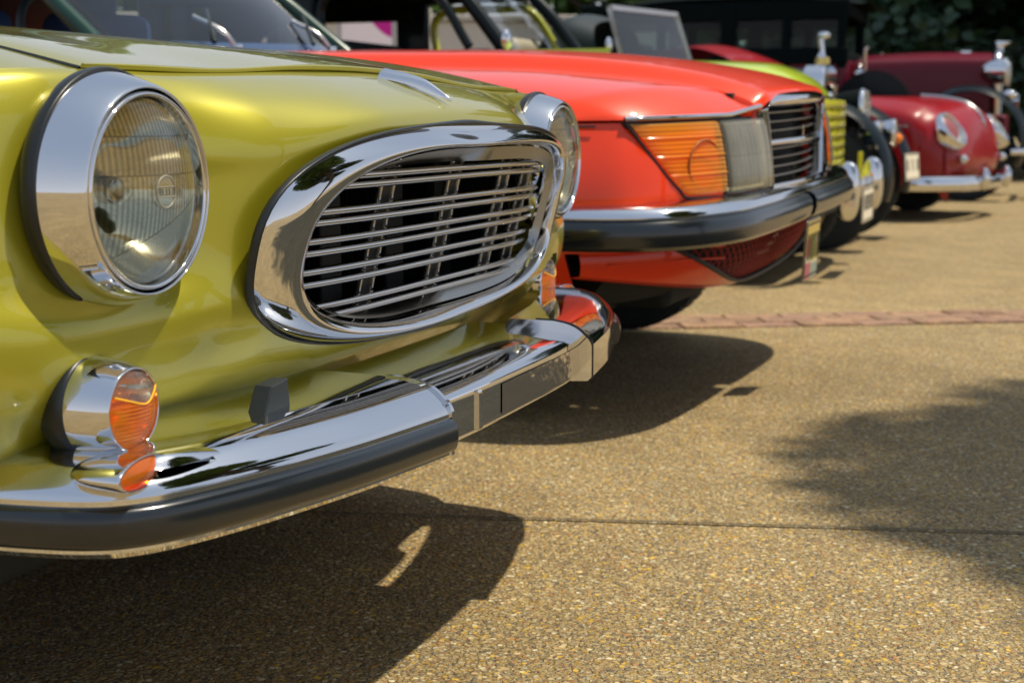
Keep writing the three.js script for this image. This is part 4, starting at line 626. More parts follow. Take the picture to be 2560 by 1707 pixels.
// ---------------------------------------------------------------- black open tourer, fourth
{
  const car = thing('black_tourer', 'black open vintage tourer with upright chrome radiator, tall mascot and flat windscreen', 'car', [0, 0, -7.1]);
  const rad = new THREE.Group(); rad.name = 'radiator'; car.add(rad);
  const sh = new THREE.Shape(); sh.moveTo(-0.25, 0.46); sh.lineTo(-0.27, 0.94); sh.quadraticCurveTo(-0.27, 1.03, -0.18, 1.05); sh.quadraticCurveTo(0, 1.08, 0.18, 1.05); sh.quadraticCurveTo(0.27, 1.03, 0.27, 0.94); sh.lineTo(0.25, 0.46); sh.lineTo(-0.25, 0.46);
  const ho = new THREE.Path(); ho.moveTo(-0.21, 0.50); ho.lineTo(0.21, 0.50); ho.lineTo(0.225, 0.90); ho.quadraticCurveTo(0.19, 0.96, 0, 0.97); ho.quadraticCurveTo(-0.19, 0.96, -0.225, 0.90); ho.lineTo(-0.21, 0.50); sh.holes.push(ho);
  const sg = new THREE.ExtrudeGeometry(sh, { depth: 0.10, bevelEnabled: true, bevelSize: 0.015, bevelThickness: 0.015, bevelSegments: 3, curveSegments: 20 }); sg.rotateY(Math.PI / 2); sg.translate(-0.66, 0, 0); mesh('radiator_shell', sg, M.chromeClean, rad);
  const core = []; for (let i = 0; i < 20; i++) core.push(box(0.02, 0.46, 0.006, -0.60, 0.73, -0.21 + i * 0.0221, 0.002, 1)); mesh('radiator_core', [...core, box(0.02, 0.48, 0.46, -0.64, 0.73, 0, 0.004)], M.trim, rad);
  mesh('filler_cap', new THREE.CylinderGeometry(0.042, 0.047, 0.045, 24).translate(-0.60, 1.095, 0), M.gold, rad);
  mesh('mascot', [tube([[-0.60, 1.11, 0], [-0.605, 1.17, 0], [-0.615, 1.235, 0]], 0.016, 16, 12), new THREE.SphereGeometry(0.026, 18, 14).scale(1.5, 0.9, 1).translate(-0.595, 1.248, 0), new THREE.ConeGeometry(0.03, 0.07, 18).translate(-0.605, 1.15, 0)], M.chromeClean, rad);
  mesh('hood', loft([[[-0.63, 0.6, -0.26], [-0.63, 0.94, -0.26], [-0.63, 1.03, -0.16], [-0.63, 1.045, 0], [-0.63, 1.03, 0.16], [-0.63, 0.94, 0.26], [-0.63, 0.6, 0.26]], [[-1.15, 0.58, -0.34], [-1.15, 0.98, -0.34], [-1.15, 1.07, -0.2], [-1.15, 1.085, 0], [-1.15, 1.07, 0.2], [-1.15, 0.98, 0.34], [-1.15, 0.58, 0.34]], [[-1.62, 0.58, -0.48], [-1.62, 1.0, -0.48], [-1.62, 1.10, -0.3], [-1.62, 1.12, 0], [-1.62, 1.10, 0.3], [-1.62, 1.0, 0.48], [-1.62, 0.58, 0.48]]], 20, 30), M.blackPaint, car);
  mesh('tub', loft([[[-1.58, 0.5, -0.56], [-1.58, 1.05, -0.54], [-1.58, 1.07, -0.5]], [[-2.7, 0.5, -0.60], [-2.7, 0.98, -0.60], [-2.7, 1.0, -0.56]], [[-3.4, 0.5, -0.46], [-3.45, 1.0, -0.46], [-3.42, 1.02, -0.41]], [[-3.6, 0.5, 0], [-3.65, 1.04, 0], [-3.6, 1.06, 0]], [[-3.4, 0.5, 0.46], [-3.45, 1.0, 0.46], [-3.42, 1.02, 0.41]], [[-2.7, 0.5, 0.60], [-2.7, 0.98, 0.60], [-2.7, 1.0, 0.56]], [[-1.58, 0.5, 0.56], [-1.58, 1.05, 0.54], [-1.58, 1.07, 0.5]]], 60, 12), M.blackPaint, car);
  mesh('folded_top', loft([[[-1.86, 1.1, -0.50], [-1.90, 1.30, -0.46], [-1.90, 1.36, 0], [-1.90, 1.30, 0.46], [-1.86, 1.1, 0.50]], [[-2.05, 1.1, -0.56], [-2.05, 1.34, -0.5], [-2.05, 1.40, 0], [-2.05, 1.34, 0.5], [-2.05, 1.1, 0.56]], [[-2.2, 1.08, -0.58], [-2.20, 1.25, -0.52], [-2.21, 1.30, 0], [-2.20, 1.25, 0.52], [-2.2, 1.08, 0.58]], [[-2.3, 0.98, -0.56], [-2.30, 1.04, -0.5], [-2.30, 1.08, 0], [-2.30, 1.04, 0.5], [-2.3, 0.98, 0.56]]], 30, 30), M.canvasTop, car);
  const ws = new THREE.Group(); ws.name = 'windscreen'; car.add(ws);
  const c4 = [[-1.71, 1.10, 0.5], [-1.796, 1.41, 0.5], [-1.64, 1.43, -0.5], [-1.53, 1.10, -0.5]];
  mesh('windscreen_frame', [0, 1, 2, 3].map(i => bar(c4[i], c4[(i + 1) % 4], 0.026, 0.03)), M.chromeWorn, ws);
  mesh('windscreen_pane', grid((u, v) => { const A = V(...c4[0]).lerp(V(...c4[3]), u), B = V(...c4[1]).lerp(V(...c4[2]), u); return A.lerp(B, v).toArray(); }, 2, 2), M.glass, ws);
  mesh('door_mirror', new THREE.SphereGeometry(0.045, 18, 12).scale(0.5, 1.2, 0.8).translate(-1.78, 1.18, 0.56), M.chromeClean, car);
  for (const z of [0.27, -0.27]) mesh('seat_back', box(0.14, 0.5, 0.46, -2.45, 1.0, z, 0.06), std({ color: lin(0.5, 0.42, 0.3), roughness: 0.7 }), car);
  for (const s of [-1, 1]) {
    lamp(car, 'headlamp', [-0.325 - (s < 0 ? 0.03 : 0), 0.81, 0.2 * s], 0.112, 0.24, M.matteBlack, M.chromeClean, M.clearLens);
    mesh('lamp_post', tube([[-0.40, 0.72, 0.2 * s], [-0.42, 0.6, 0.2 * s], [-0.45, 0.48, 0.2 * s]], 0.018, 10, 8), M.blackPaint, car);
    lamp(car, 'fog_lamp', s > 0 ? [-0.245, 0.656, 0.1] : [-0.185, 0.667, -0.2], 0.082, 0.13, M.chromeClean, M.chromeClean, M.clearLens);
    const th0 = -0.30, th1 = 2.5, cx = -0.55, cy = 0.42, R = 0.455;
    mesh('front_fender', grid((u, v) => { const w = (v - 0.5) * 2, th = th0 + (th1 - th0) * u, z = s * (0.56 + 0.12 * w), cr = 0.045 * w * w; return [cx + (R - cr) * Math.cos(th), cy + (R - cr) * Math.sin(th), z]; }, 40, 12), M.blackPaint, car);
    mesh('running_board', box(1.5, 0.03, 0.24, -1.75, 0.42, 0.58 * s, 0.01), M.blackPaint, car);
  }
  mesh('turn_lamp', dome(0.035, 0.03, 10, 24).translate(-0.165, 0.632, -0.27), M.amberDeep, car);
  mesh('lamp_bar', tube([[-0.32, 0.60, 0.5], [-0.29, 0.585, 0.2], [-0.29, 0.585, -0.2], [-0.32, 0.60, -0.5]], 0.016, 20, 8), M.blackPaint, car);
  mesh('apron', loft([[[-0.62, 0.54, -0.46], [-0.62, 0.54, 0.46]], [[-0.42, 0.52, -0.44], [-0.42, 0.52, 0.44]], [[-0.30, 0.46, -0.42], [-0.30, 0.46, 0.42]], [[-0.28, 0.3, -0.42], [-0.28, 0.3, 0.42]]], 14, 6), M.blackPaint, car);
  const bump = new THREE.Group(); bump.name = 'bumper'; car.add(bump);
  mesh('bumper_blade', sweep(resample([[-0.36, 0.72], [-0.27, 0.62], [-0.22, 0], [-0.20, -0.5], [-0.28, -0.68]], 30), [[-0.008, 0.405], [0.006, 0.41], [0.01, 0.43], [0.006, 0.45], [-0.008, 0.455]]), M.chromeWorn, bump);
  for (const z of [0.3, -0.3]) mesh('bumper_bracket', box(0.25, 0.03, 0.04, -0.35, 0.43, z, 0.004), M.blackPaint, bump);
  plate(car, 0.34, 0.175, plateMat(3), [-0.09, 0.455, -0.45], -0.16, 0.08, 3);
  mesh('underbody', [box(2.9, 0.08, 0.95, -1.9, 0.42, 0, 0.02), box(0.03, 0.4, 1.1, -0.95, 0.5, 0, 0.01)], M.dark, car);
  for (const x of [-0.53, -2.9]) for (const s of [-1, 1]) wheel(car, x, 0.55 * s, 0.36, 0.14, M.blackPaint);
}
// ---------------------------------------------------------------- crimson rounded coupe, fifth
{
  const car = thing('crimson_coupe', 'low crimson coupe with rounded nose, sloping round headlamps and chrome bumper blade', 'car', [0.25, 0, -9.8], -13);
  const R = (x, yc, yv, yf, w, yb) => [[x, yc, 0], [x, yc - 0.012, 0.18], [x, yv, 0.36], [x, yf, 0.56], [x, yf - 0.03, 0.68], [x, yf - 0.12, w - 0.02], [x, (yf + yb) / 2, w], [x, yb + 0.05, w - 0.02], [x - 0.01, yb, w - 0.10]];
  const S = [[-0.05, 0.27, 0.27, 0.27, 0.60, 0.25], [0.0, 0.44, 0.44, 0.43, 0.63, 0.25], [-0.01, 0.62, 0.60, 0.57, 0.66, 0.25], [-0.05, 0.76, 0.715, 0.68, 0.74, 0.24], [-0.12, 0.845, 0.80, 0.775, 0.79, 0.23], [-0.20, 0.885, 0.845, 0.825, 0.81, 0.23], [-0.30, 0.905, 0.872, 0.872, 0.83, 0.23], [-0.5, 0.925, 0.895, 0.905, 0.84, 0.23], [-0.9, 0.935, 0.91, 0.925, 0.845, 0.23], [-1.5, 0.96, 0.92, 0.93, 0.85, 0.23]];
  const half = S.map(a => R(...a));
  const full = half.map(r => [...r.slice(1).reverse().map(p => [p[0], p[1], -p[2]]), ...r]).map((r, i) => r.map(p => [p[0] - (i < 7 ? 0.16 * Math.pow(Math.abs(p[2]) / 0.8, 3) * Math.min(1, 1.4 - i / 5) : 0), p[1], p[2]]));
  const arch = (x, y, z) => Math.abs(z) > 0.6 && (Math.hypot(x + 0.78, y - 0.3) < 0.34);
  mesh('body', loft(full, 90, 120, arch), M.crimson, car);
  mesh('hood_trim', tube([[-0.52, 0.935, 0], [-0.3, 0.912, 0], [-0.16, 0.872, 0], [-0.06, 0.79, 0], [-0.035, 0.74, 0]], 0.016, 30, 8), M.chromeWorn, car);
  mesh('hood_handle', box(0.04, 0.03, 0.05, -0.03, 0.73, 0, 0.008), M.chromeClean, car);
  for (const s of [-1, 1]) {
    const H = new THREE.Group(); H.name = 'headlamp'; H.position.set(-0.085, 0.675, 0.60 * s); H.rotation.z = 0.62; H.rotation.y = -0.12 * s; H.scale.setScalar(1.3); car.add(H);
    mesh('lamp_rim', latheX(smoothProf([[-0.06, 0.108], [-0.02, 0.118], [0.012, 0.112], [0.018, 0.100], [0.008, 0.094]], 16), 48), M.chromeClean, H);
    mesh('reflector', latheX([[-0.05, 0.001], [-0.03, 0.07], [0.005, 0.094]], 40), M.reflector, H);
    mesh('lens', dome(0.096, 0.028, 12, 48).translate(0.008, 0, 0), M.clearLens, H);
    mesh('turn_lamp', [latheX([[-0.06, 0.002], [-0.03, 0.03], [0, 0.036], [0.012, 0.03]], 24).translate(-0.02, 0.46, 0.52 * s), dome(0.031, 0.03, 8, 24).translate(-0.008, 0.46, 0.52 * s)], M.chromeClean, car);
    mesh('fender_trim', box(0.22, 0.014, 0.012, -0.45, 0.70, 0.835 * s, 0.004), M.chromeWorn, car);
    mesh('bumper_guard', new THREE.SphereGeometry(1, 20, 16).scale(0.04, 0.085, 0.035).translate(0.085, 0.31, 0.30 * s), M.chromeClean, car);
  }
  mesh('bumper', sweep(resample([[-0.30, 0.86], [-0.16, 0.80], [0.0, 0.6], [0.06, 0.3], [0.075, 0], [0.06, -0.3], [0.0, -0.6], [-0.16, -0.80], [-0.30, -0.86]], 60), [[-0.03, 0.225], [0.008, 0.232], [0.02, 0.26], [0.022, 0.285], [0.014, 0.315], [-0.004, 0.335], [-0.03, 0.34]]), M.chromeClean, car);
  mesh('cabin', loft([[[-1.5, 0.93, -0.7], [-1.48, 0.97, 0], [-1.5, 0.93, 0.7]], [[-2.0, 1.26, -0.5], [-1.98, 1.3, 0], [-2.0, 1.26, 0.5]], [[-2.6, 1.3, -0.5], [-2.6, 1.34, 0], [-2.6, 1.3, 0.5]], [[-3.8, 0.85, -0.6], [-3.85, 0.88, 0], [-3.8, 0.85, 0.6]], [[-4.0, 0.4, -0.7], [-4.05, 0.4, 0], [-4.0, 0.4, 0.7]]], 30, 10), M.crimson, car);
  for (const s of [-1, 1]) mesh('side_panel', grid((u, v) => [-1.48 - 2.5 * u, 0.94 - 0.7 * v, s * (0.78 + 0.07 * Math.sin(Math.PI * v))], 20, 10), M.crimson, car);
  mesh('underbody', box(3.4, 0.06, 1.5, -2.0, 0.25, 0, 0.02), M.dark, car);
  for (const x of [-0.78, -3.0]) for (const s of [-1, 1]) wheel(car, x, 0.70 * s, 0.31, 0.16, M.chromeWorn);
}
// ---------------------------------------------------------------- maroon limousine with a black cabin, sixth
{
  const car = thing('maroon_limousine', 'tall vintage maroon limousine with long hood, black fenders, black cabin and chrome lamps', 'car', [0.3, 0, -13]);
  const hs = (x, w, y0, y1) => [[x, 0.70, -w], [x, y0, -w], [x, y1 - 0.05, -w * 0.75], [x, y1, -0.05], [x, y1, 0.05], [x, y1 - 0.05, w * 0.75], [x, y0, w], [x, 0.70, w]];
  mesh('hood', loft([hs(-0.16, 0.27, 1.24, 1.385), hs(-0.8, 0.34, 1.25, 1.395), hs(-1.40, 0.46, 1.25, 1.375)], 24, 40), M.maroon, car);
  const rad = new THREE.Group(); rad.name = 'radiator'; car.add(rad);
  mesh('radiator_shell', [tube([[-0.11, 0.70, 0.26], [-0.11, 1.22, 0.28], [-0.11, 1.36, 0.18], [-0.11, 1.40, 0], [-0.11, 1.36, -0.18], [-0.11, 1.22, -0.28], [-0.11, 0.70, -0.26]], 0.035, 60, 10)], M.chromeClean, rad);
  mesh('radiator_core', [box(0.03, 0.62, 0.5, -0.13, 1.02, 0, 0.01), ...Array.from({ length: 14 }, (_, i) => box(0.03, 0.60, 0.008, -0.10, 1.02, -0.22 + i * 0.034, 0.002, 1))], M.trim, rad);
  mesh('mascot', [new THREE.CylinderGeometry(0.035, 0.04, 0.04, 20).translate(-0.11, 1.42, 0), new THREE.SphereGeometry(0.03, 16, 12).translate(-0.1, 1.455, 0), new THREE.ConeGeometry(0.05, 0.13, 16).rotateZ(-1.3).translate(-0.07, 1.475, 0)], M.chromeClean, rad);
  mesh('hood_vent_handle', box(0.10, 0.03, 0.04, -0.42, 1.40, 0, 0.01), M.chromeClean, car);
  mesh('hood_band', tube([[-1.37, 0.9, 0.45], [-1.37, 1.25, 0.45], [-1.37, 1.36, 0.2], [-1.37, 1.385, 0]], 0.02, 20, 8), M.chromeWorn, car);
  for (const s of [-1, 1]) {
    lamp(car, 'headlamp', [-0.03, 1.20, 0.44 * s], 0.125, 0.22, M.chromeClean, M.chromeClean, M.clearLens);
    mesh('front_fender', grid((u, v) => { const w = 2 * v - 1, th = -0.5 + 3.0 * u, cr = 0.06 * w * w; return [-0.32 + (0.52 - cr) * Math.cos(th), 0.56 + (0.52 - cr) * Math.sin(th) * 0.98, s * (0.70 + 0.15 * w)]; }, 40, 12), M.blackPaint, car);
    mesh('fender_lamp', [new THREE.SphereGeometry(0.045, 18, 14).scale(1.3, 1, 1).translate(0.02, 0.98, 0.70 * s)], M.chromeClean, car);
    mesh('spare_wheel_cover', new THREE.CylinderGeometry(0.36, 0.36, 0.18, 40).rotateX(Math.PI / 2).translate(-1.2, 0.85, 0.72 * s), M.blackPaint, car);
    mesh('cowl_lamp', [new THREE.SphereGeometry(0.05, 18, 12).translate(-1.36, 1.19, 0.60 * s), tube([[-1.30, 1.20, 0.6 * s], [-1.30, 1.40, 0.62 * s], [-1.28, 1.44, 0.62 * s]], 0.016, 12, 8)], M.chromeClean, car);
    mesh('bumper_guard', new THREE.SphereGeometry(1, 16, 12).scale(0.05, 0.12, 0.05).translate(0.30, 0.42, 0.3 * s), M.chromeClean, car);
  }
  mesh('horn', [latheX([[-0.1, 0.02], [-0.03, 0.03], [0.03, 0.075], [0.035, 0.07]], 24).translate(0.06, 0.92, 0.2)], M.chromeClean, car);
  mesh('bumper', [tube([[0.05, 0.46, 0.92], [0.25, 0.46, 0.7], [0.28, 0.46, 0], [0.25, 0.46, -0.7], [0.05, 0.46, -0.92]], 0.03, 40, 10)], M.chromeClean, car);
  plate(car, 0.36, 0.18, plateMat(4), [0.31, 0.28, 0.25], 0, 0, 3);
  const cab = new THREE.Group(); cab.name = 'cabin'; car.add(cab);
  mesh('lower_body', [box(2.7, 0.85, 1.36, -2.8, 0.92, 0, 0.08), box(1.5, 0.4, 0.7, -0.75, 0.6, 0, 0.04)], M.maroon, cab);
  const P = []; for (const s of [-1, 1]) { for (const x of [-1.52, -2.05, -2.62, -3.30, -4.0]) P.push(box(x === -2.62 ? 0.16 : 0.09, 0.62, 0.06, x, 1.55, 0.66 * s, 0.015)); P.push(box(2.7, 0.16, 0.07, -2.8, 1.36, 0.67 * s, 0.02)); P.push(box(2.7, 0.20, 0.07, -2.8, 1.80, 0.65 * s, 0.03)); }
  P.push(box(0.06, 0.12, 1.34, -1.50, 1.80, 0, 0.02), box(0.06, 0.1, 1.34, -1.50, 1.36, 0, 0.02), box(0.05, 0.5, 1.3, -4.05, 1.55, 0, 0.02));
  P.forEach(g => mesh('window_post', g, M.matteBlack, cab));
  mesh('roof', loft([[[-1.36, 1.84, -0.66], [-1.34, 1.90, 0], [-1.36, 1.84, 0.66]], [[-2.0, 1.91, -0.70], [-2.0, 2.0, 0], [-2.0, 1.91, 0.70]], [[-3.4, 1.90, -0.70], [-3.4, 2.0, 0], [-3.4, 1.90, 0.70]], [[-4.15, 1.70, -0.66], [-4.2, 1.76, 0], [-4.15, 1.70, 0.66]], [[-4.22, 1.0, -0.66], [-4.25, 1.0, 0], [-4.22, 1.0, 0.66]]], 30, 12), M.matteBlack, cab);
  for (const s of [-1, 1]) for (const [x0, x1] of [[-1.56, -2.01], [-2.09, -2.54], [-2.70, -3.26], [-3.34, -3.96]]) mesh('window', grid((u, v) => [x0 + (x1 - x0) * u, 1.42 + 0.30 * v, 0.645 * s], 2, 2), M.darkGlass, cab);
  mesh('seat', [box(0.2, 0.6, 1.2, -2.5, 1.15, 0, 0.06), box(0.2, 0.7, 1.2, -3.8, 1.2, 0, 0.06)], M.seat, cab);
  mesh('running_board', [box(2.0, 0.04, 0.3, -1.8, 0.45, 0.74, 0.01), box(2.0, 0.04, 0.3, -1.8, 0.45, -0.74, 0.01), box(4.0, 0.08, 1.1, -2.1, 0.42, 0, 0.02)], M.blackPaint, car);
  for (const x of [-0.32, -3.4]) for (const s of [-1, 1]) wheel(car, x, 0.70 * s, 0.40, 0.16, M.maroon);
}
// ---------------------------------------------------------------- behind the row: trees, a pale wall, a banner, a cream car
const leafGeo = (() => { const g = grid((u, v) => { const w = 0.5 * Math.sin(Math.PI * Math.min(1, 0.04 + u * 0.96)) ** 0.8, a = 2 * v - 1; return [u - 0.5, 0.12 * Math.sin(Math.PI * u) - 0.10 * a * a * w, a * w * 0.8]; }, 3, 2); return g; })();
function foliage(parent, name, mat, spots, count, size, tintA, tintB) {
  const im = shadows(new THREE.InstancedMesh(leafGeo, mat, count)); im.name = name; const o = new THREE.Object3D(), c = new THREE.Color();
  for (let i = 0; i < count; i++) {
    const s = spots[Math.floor(rnd() * spots.length)], th = rnd() * 2 * Math.PI, ph = Math.acos(2 * rnd() - 1), r = s[3] * Math.pow(rnd(), 0.45);
    o.position.set(s[0] + r * Math.sin(ph) * Math.cos(th), s[1] + 0.75 * r * Math.cos(ph), s[2] + r * Math.sin(ph) * Math.sin(th));
    o.rotation.set(rr(-1, 1), rnd() * 6.3, rr(-1.2, 0.6)); o.scale.setScalar(size * rr(0.6, 1.3)); o.updateMatrix(); im.setMatrixAt(i, o.matrix);
    c.copy(tintA).lerp(tintB, rnd()).multiplyScalar(s[4] || 1); im.setColorAt(i, c);
  }
  parent.add(im); return im;
}
const leafMat = phy({ color: lin(1, 1, 1), roughness: 0.55 });
const bark = std({ color: lin(0.07, 0.055, 0.04), roughness: 0.95, bumpMap: dataTex(128, 256, (i, j) => { const v = 255 * (0.5 * noise2(i / 5, j / 30, 41) + 0.5 * noise2(i / 2, j / 9, 42)); return [v, v, v]; }), bumpScale: 0.02 });
function tree(label, x, z, h, R, low, dense, tA, tB, group, leaf = 0.26) {
  seed = [...label].reduce((h, ch) => (Math.imul(h, 31) + ch.charCodeAt(0)) >>> 0, 7); const t = thing('broadleaf_tree', label, 'tree', [x, 0, z], 0, group), top = V(rr(-0.5, 0.5), h * 0.8, rr(-0.5, 0.5));
  const limbs = [new THREE.TubeGeometry(new THREE.CatmullRomCurve3([V(0, -0.1, 0), V(rr(-0.2, 0.2), h * 0.3, rr(-0.2, 0.2)), top]), 12, 0.16, 8)];
  const spots = [];
  for (let k = 0; k < 12; k++) {
    const a = k * 2.4 + rnd(), y = low + (h - low) * (0.12 + 0.8 * rnd()), q = R * rr(0.4, 0.85) * Math.sqrt(Math.max(0.2, 1 - Math.pow((y - low) / (h - low) - 0.4, 2)));
    const e = V(Math.cos(a) * q, y, Math.sin(a) * q), m = V(e.x * 0.4, Math.max(0.6, y - 0.8), e.z * 0.4);
    limbs.push(new THREE.TubeGeometry(new THREE.CatmullRomCurve3([V(0, Math.min(h * 0.6, Math.max(0.4, y - 1.6)), 0), m, e]), 8, 0.05, 6));
    spots.push([e.x, e.y, e.z, R * rr(0.34, 0.55), rr(0.6, 1.25)]);
  }
  mesh('trunk', limbs, bark, t); foliage(t, 'crown', leafMat, spots, dense, leaf, tA, tB).userData.kind = 'stuff'; return t;
}
const gA = lin(0.035, 0.085, 0.014), gB = lin(0.075, 0.16, 0.022), dA = lin(0.012, 0.035, 0.016), dB = lin(0.022, 0.055, 0.02);
// nearest dense dark trees behind the right half of the row
const dark = [[3.4, -22.5], [0.6, -19.5], [-2.0, -21], [0.4, -23], [-1.0, -25], [5.8, -27], [2.0, -28], [-3.0, -30]];
const darkLabels = ['dense dark tree at the far right, beyond the maroon limousine radiator', 'dense dark tree straight behind the long maroon hood', 'dense dark tree behind the black cabin, nearest its windscreen', 'dense dark tree close behind the maroon hood, half hidden by the one in front', 'dense dark tree behind the limousine, second row, left of the hood', 'dense dark tree in the back row at the far right edge', 'dense dark tree in the back row behind the radiator mascot', 'dense dark tree in the back row behind the black cabin'];
const lightLabels = ['mid green tree seen through the rear windows of the black limousine cabin', 'mid green tree seen through the front windows of the black limousine cabin', 'leafy tree left of the black limousine, above the open tourer windscreen', 'leafy tree beyond the pale wall, above the lime saloon bonnet', 'leafy tree beyond the pale wall, behind the lime saloon roof', 'leafy tree beyond the pale wall, behind the red roadster windscreen', 'leafy tree at the far left beyond the pale wall', 'leafy tree in the back row above the open tourer soft top', 'leafy tree in the back row behind the black saloon roof', 'leafy tree farthest left, beyond the end of the wall', 'leafy tree farthest back, between the wall and the limousine'];
dark.forEach(([x, z], i) => tree(darkLabels[i], x, z, rr(6, 8.5), rr(2.2, 2.8), 0.3, 5200, dA, dB, 'dark trees behind the limousine'));
const light = [[-6.4, -23.5], [-4.4, -25.5], [-8.6, -21], [-11.5, -18], [-15.5, -18.5], [-19, -15], [-23, -12], [-13.5, -25], [-18.5, -22], [-26, -6], [-9, -30]];
light.forEach(([x, z], i) => tree(lightLabels[i], x, i < 2 ? z : z - 5, rr(5.5, 8), rr(2.0, 2.7), 1.7, 3000, gA, gB, 'mid green trees beyond the row'));
tree('leafy tree in front of the row, outside the right edge, its crown shading the paving', 5.12, -2.15, 7, 2.35, 3.2, 26000, gA, gB, undefined, 0.13);
{ // low hedge under the dark trees
  const spots = []; for (let i = 0; i < 40; i++) spots.push([-2.2 + i * 0.27, rr(0.5, 1.6), -17.6 - 0.05 * i + rr(-0.4, 0.4), rr(0.6, 0.95), rr(0.6, 1.3)]);
  const h = thing('hedge', 'long dark clipped hedge under the trees behind the limousine', 'hedge'); foliage(h, 'hedge_leaves', leafMat, spots, 9000, 0.2, dA, dB).userData.kind = 'stuff';
  mesh('hedge_stems', spots.filter((_, i) => i % 2 === 0).map(s => new THREE.CylinderGeometry(0.03, 0.05, 1.2, 6).translate(s[0], 0.6, s[2])), bark, h);
}
{ // pale rendered wall across the far side
  const w = thing('boundary_wall', 'long pale rendered wall with pillars behind the cars', 'wall', [-17, 0, -15.6], 25);
  mesh('wall_panel', box(26, 2.3, 0.2, 0, 1.15, 0, 0.02, 1), std({ color: lin(0.62, 0.58, 0.52), roughness: 0.9 }), w);
  for (let i = 0; i < 9; i++) mesh('pillar', box(0.36, 2.5, 0.36, -12 + i * 3, 1.25, 0, 0.02, 1), std({ color: lin(0.66, 0.62, 0.56), roughness: 0.9 }), w);
  mesh('coping', box(26.2, 0.1, 0.34, 0, 2.36, 0, 0.02, 1), std({ color: lin(0.5, 0.47, 0.43), roughness: 0.9 }), w);
}
{
  const b = thing('banner', 'white and magenta event banner on a steel frame, seen through the lime saloon windows', 'banner', [-7.1, 0, -14], 25);
  const t = canvasTex(256, 256, (c, w, h) => { c.fillStyle = '#efe2e6'; c.fillRect(0, 0, w, h); c.fillStyle = '#c2188f'; c.beginPath(); c.moveTo(90, 0); c.lineTo(256, 0); c.lineTo(256, 70); c.quadraticCurveTo(160, 60, 90, 0); c.fill(); c.beginPath(); c.moveTo(40, 256); c.quadraticCurveTo(120, 140, 256, 130); c.lineTo(256, 200); c.quadraticCurveTo(150, 190, 110, 256); c.fill(); });
  const g = new THREE.PlaneGeometry(0.6, 1.7); g.translate(0, 1.35, 0.02); mesh('banner_sheet', g, std({ map: t, roughness: 0.8 }), b);
  mesh('banner_frame', [bar([-0.33, 0, 0], [-0.33, 2.3, 0], 0.04, 0.04), bar([0.33, 0, 0], [0.33, 2.3, 0], 0.04, 0.04), bar([-0.33, 2.28, 0], [0.33, 2.28, 0], 0.04, 0.04)], M.steel, b);
}
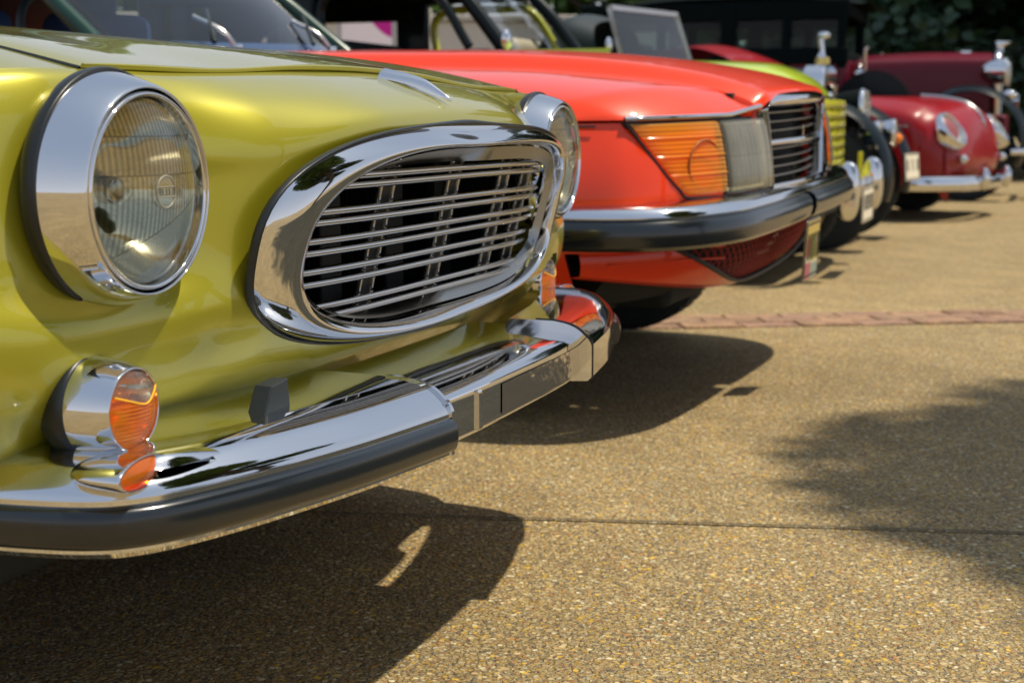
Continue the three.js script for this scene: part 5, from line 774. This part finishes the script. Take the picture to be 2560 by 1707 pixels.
{ // cream saloon parked across, behind
  const car = thing('cream_saloon', 'cream old saloon parked behind the row, only its roof and side showing', 'car', [-5.6, 0, -13.2], 70);
  mesh('body', loft([[[0.0, 0.3, -0.75], [0.0, 0.72, -0.7], [-0.02, 0.8, 0], [0.0, 0.72, 0.7], [0, 0.3, 0.75]], [[-0.5, 0.3, -0.8], [-0.5, 0.82, -0.76], [-0.5, 0.9, 0], [-0.5, 0.82, 0.76], [-0.5, 0.3, 0.8]], [[-1.4, 0.3, -0.82], [-1.4, 0.88, -0.78], [-1.4, 0.95, 0], [-1.4, 0.88, 0.78], [-1.4, 0.3, 0.82]], [[-3.4, 0.3, -0.82], [-3.4, 0.88, -0.78], [-3.4, 0.93, 0], [-3.4, 0.88, 0.78], [-3.4, 0.3, 0.82]], [[-4.2, 0.3, -0.75], [-4.2, 0.75, -0.7], [-4.2, 0.8, 0], [-4.2, 0.75, 0.7], [-4.2, 0.3, 0.75]]], 40, 30), M.creamPaint, car);
  mesh('roof', loft([[[-1.35, 0.93, -0.68], [-1.3, 0.95, 0], [-1.35, 0.93, 0.68]], [[-1.9, 1.36, -0.56], [-1.85, 1.42, 0], [-1.9, 1.36, 0.56]], [[-2.7, 1.42, -0.57], [-2.7, 1.48, 0], [-2.7, 1.42, 0.57]], [[-3.6, 0.95, -0.64], [-3.7, 0.95, 0], [-3.6, 0.95, 0.64]]], 30, 14), M.creamPaint, car);
  for (const s of [-1, 1]) mesh('side_window', grid((u, v) => [-1.75 - 1.25 * u - 0.1 * v * (1 - 2 * u), 0.96 + 0.34 * v, s * (0.70 - 0.10 * v)], 4, 2), M.trim, car);
  mesh('underbody', box(3.6, 0.1, 1.4, -2.1, 0.32, 0, 0.02), M.dark, car);
  for (const x of [-0.8, -3.3]) for (const s of [-1, 1]) wheel(car, x, 0.68 * s, 0.31, 0.16, M.chromeWorn);
}
// litter on the paving
{
  const g = grid((u, v) => { const a = 2 * v - 1, w = 0.011 * Math.pow(Math.sin(Math.PI * Math.min(1, 0.15 + 0.8 * (1 - u))), 0.8) * (1 - 0.6 * u) + 0.0015; return [0.075 * (u - 0.5), 0.006 + 0.010 * Math.sin(u * 5) ** 2 + 0.006 * a * a * Math.sin(3 + u * 7), a * w]; }, 24, 8);
  const t = canvasTex(128, 64, (c, w, h) => { c.fillStyle = '#d9cfe0'; c.fillRect(0, 0, w, h); for (let i = 0; i < 60; i++) { c.fillStyle = ['#3a3a86', '#6d63a8', '#22265c', '#efe8f2'][i % 4]; c.globalAlpha = 0.7; c.fillRect(rnd() * w, rnd() * h, 4 + rnd() * 12, 2 + rnd() * 6); } });
  const m = mesh('paper_scrap', g, std({ map: t, roughness: 0.6 }), scene); m.position.set(0.145, 0, 0.228); m.rotation.y = 0.55; m.userData = { label: 'crumpled scrap of white and violet paper on the paving at the bottom', category: 'litter' };
  const L = [[1.0, -7.9, 0.03, 'small violet scrap of litter on the far paving right of the brick band', lin(0.25, 0.2, 0.4)], [0.85, -9.6, 0.035, 'small pale scrap of litter on the far paving before the crimson coupe', lin(0.7, 0.5, 0.42)]];
  for (const [x, z, r, label, col] of L) { const g2 = new THREE.DodecahedronGeometry(r, 1); const p = g2.attributes.position; for (let i = 0; i < p.count; i++) { const k = 0.7 + 0.5 * noise2(p.getX(i) * 60 + 5, p.getZ(i) * 60 + p.getY(i) * 80, 3); p.setXYZ(i, p.getX(i) * k * 1.5, p.getY(i) * k * 0.6, p.getZ(i) * k); } g2.computeVertexNormals(); const q = mesh(numbered('litter_scrap'), g2, std({ color: col, roughness: 0.8 }), scene); q.position.set(x, r * 0.4, z); q.userData = { label, category: 'litter' }; }
}
renderer.render(scene, camera);
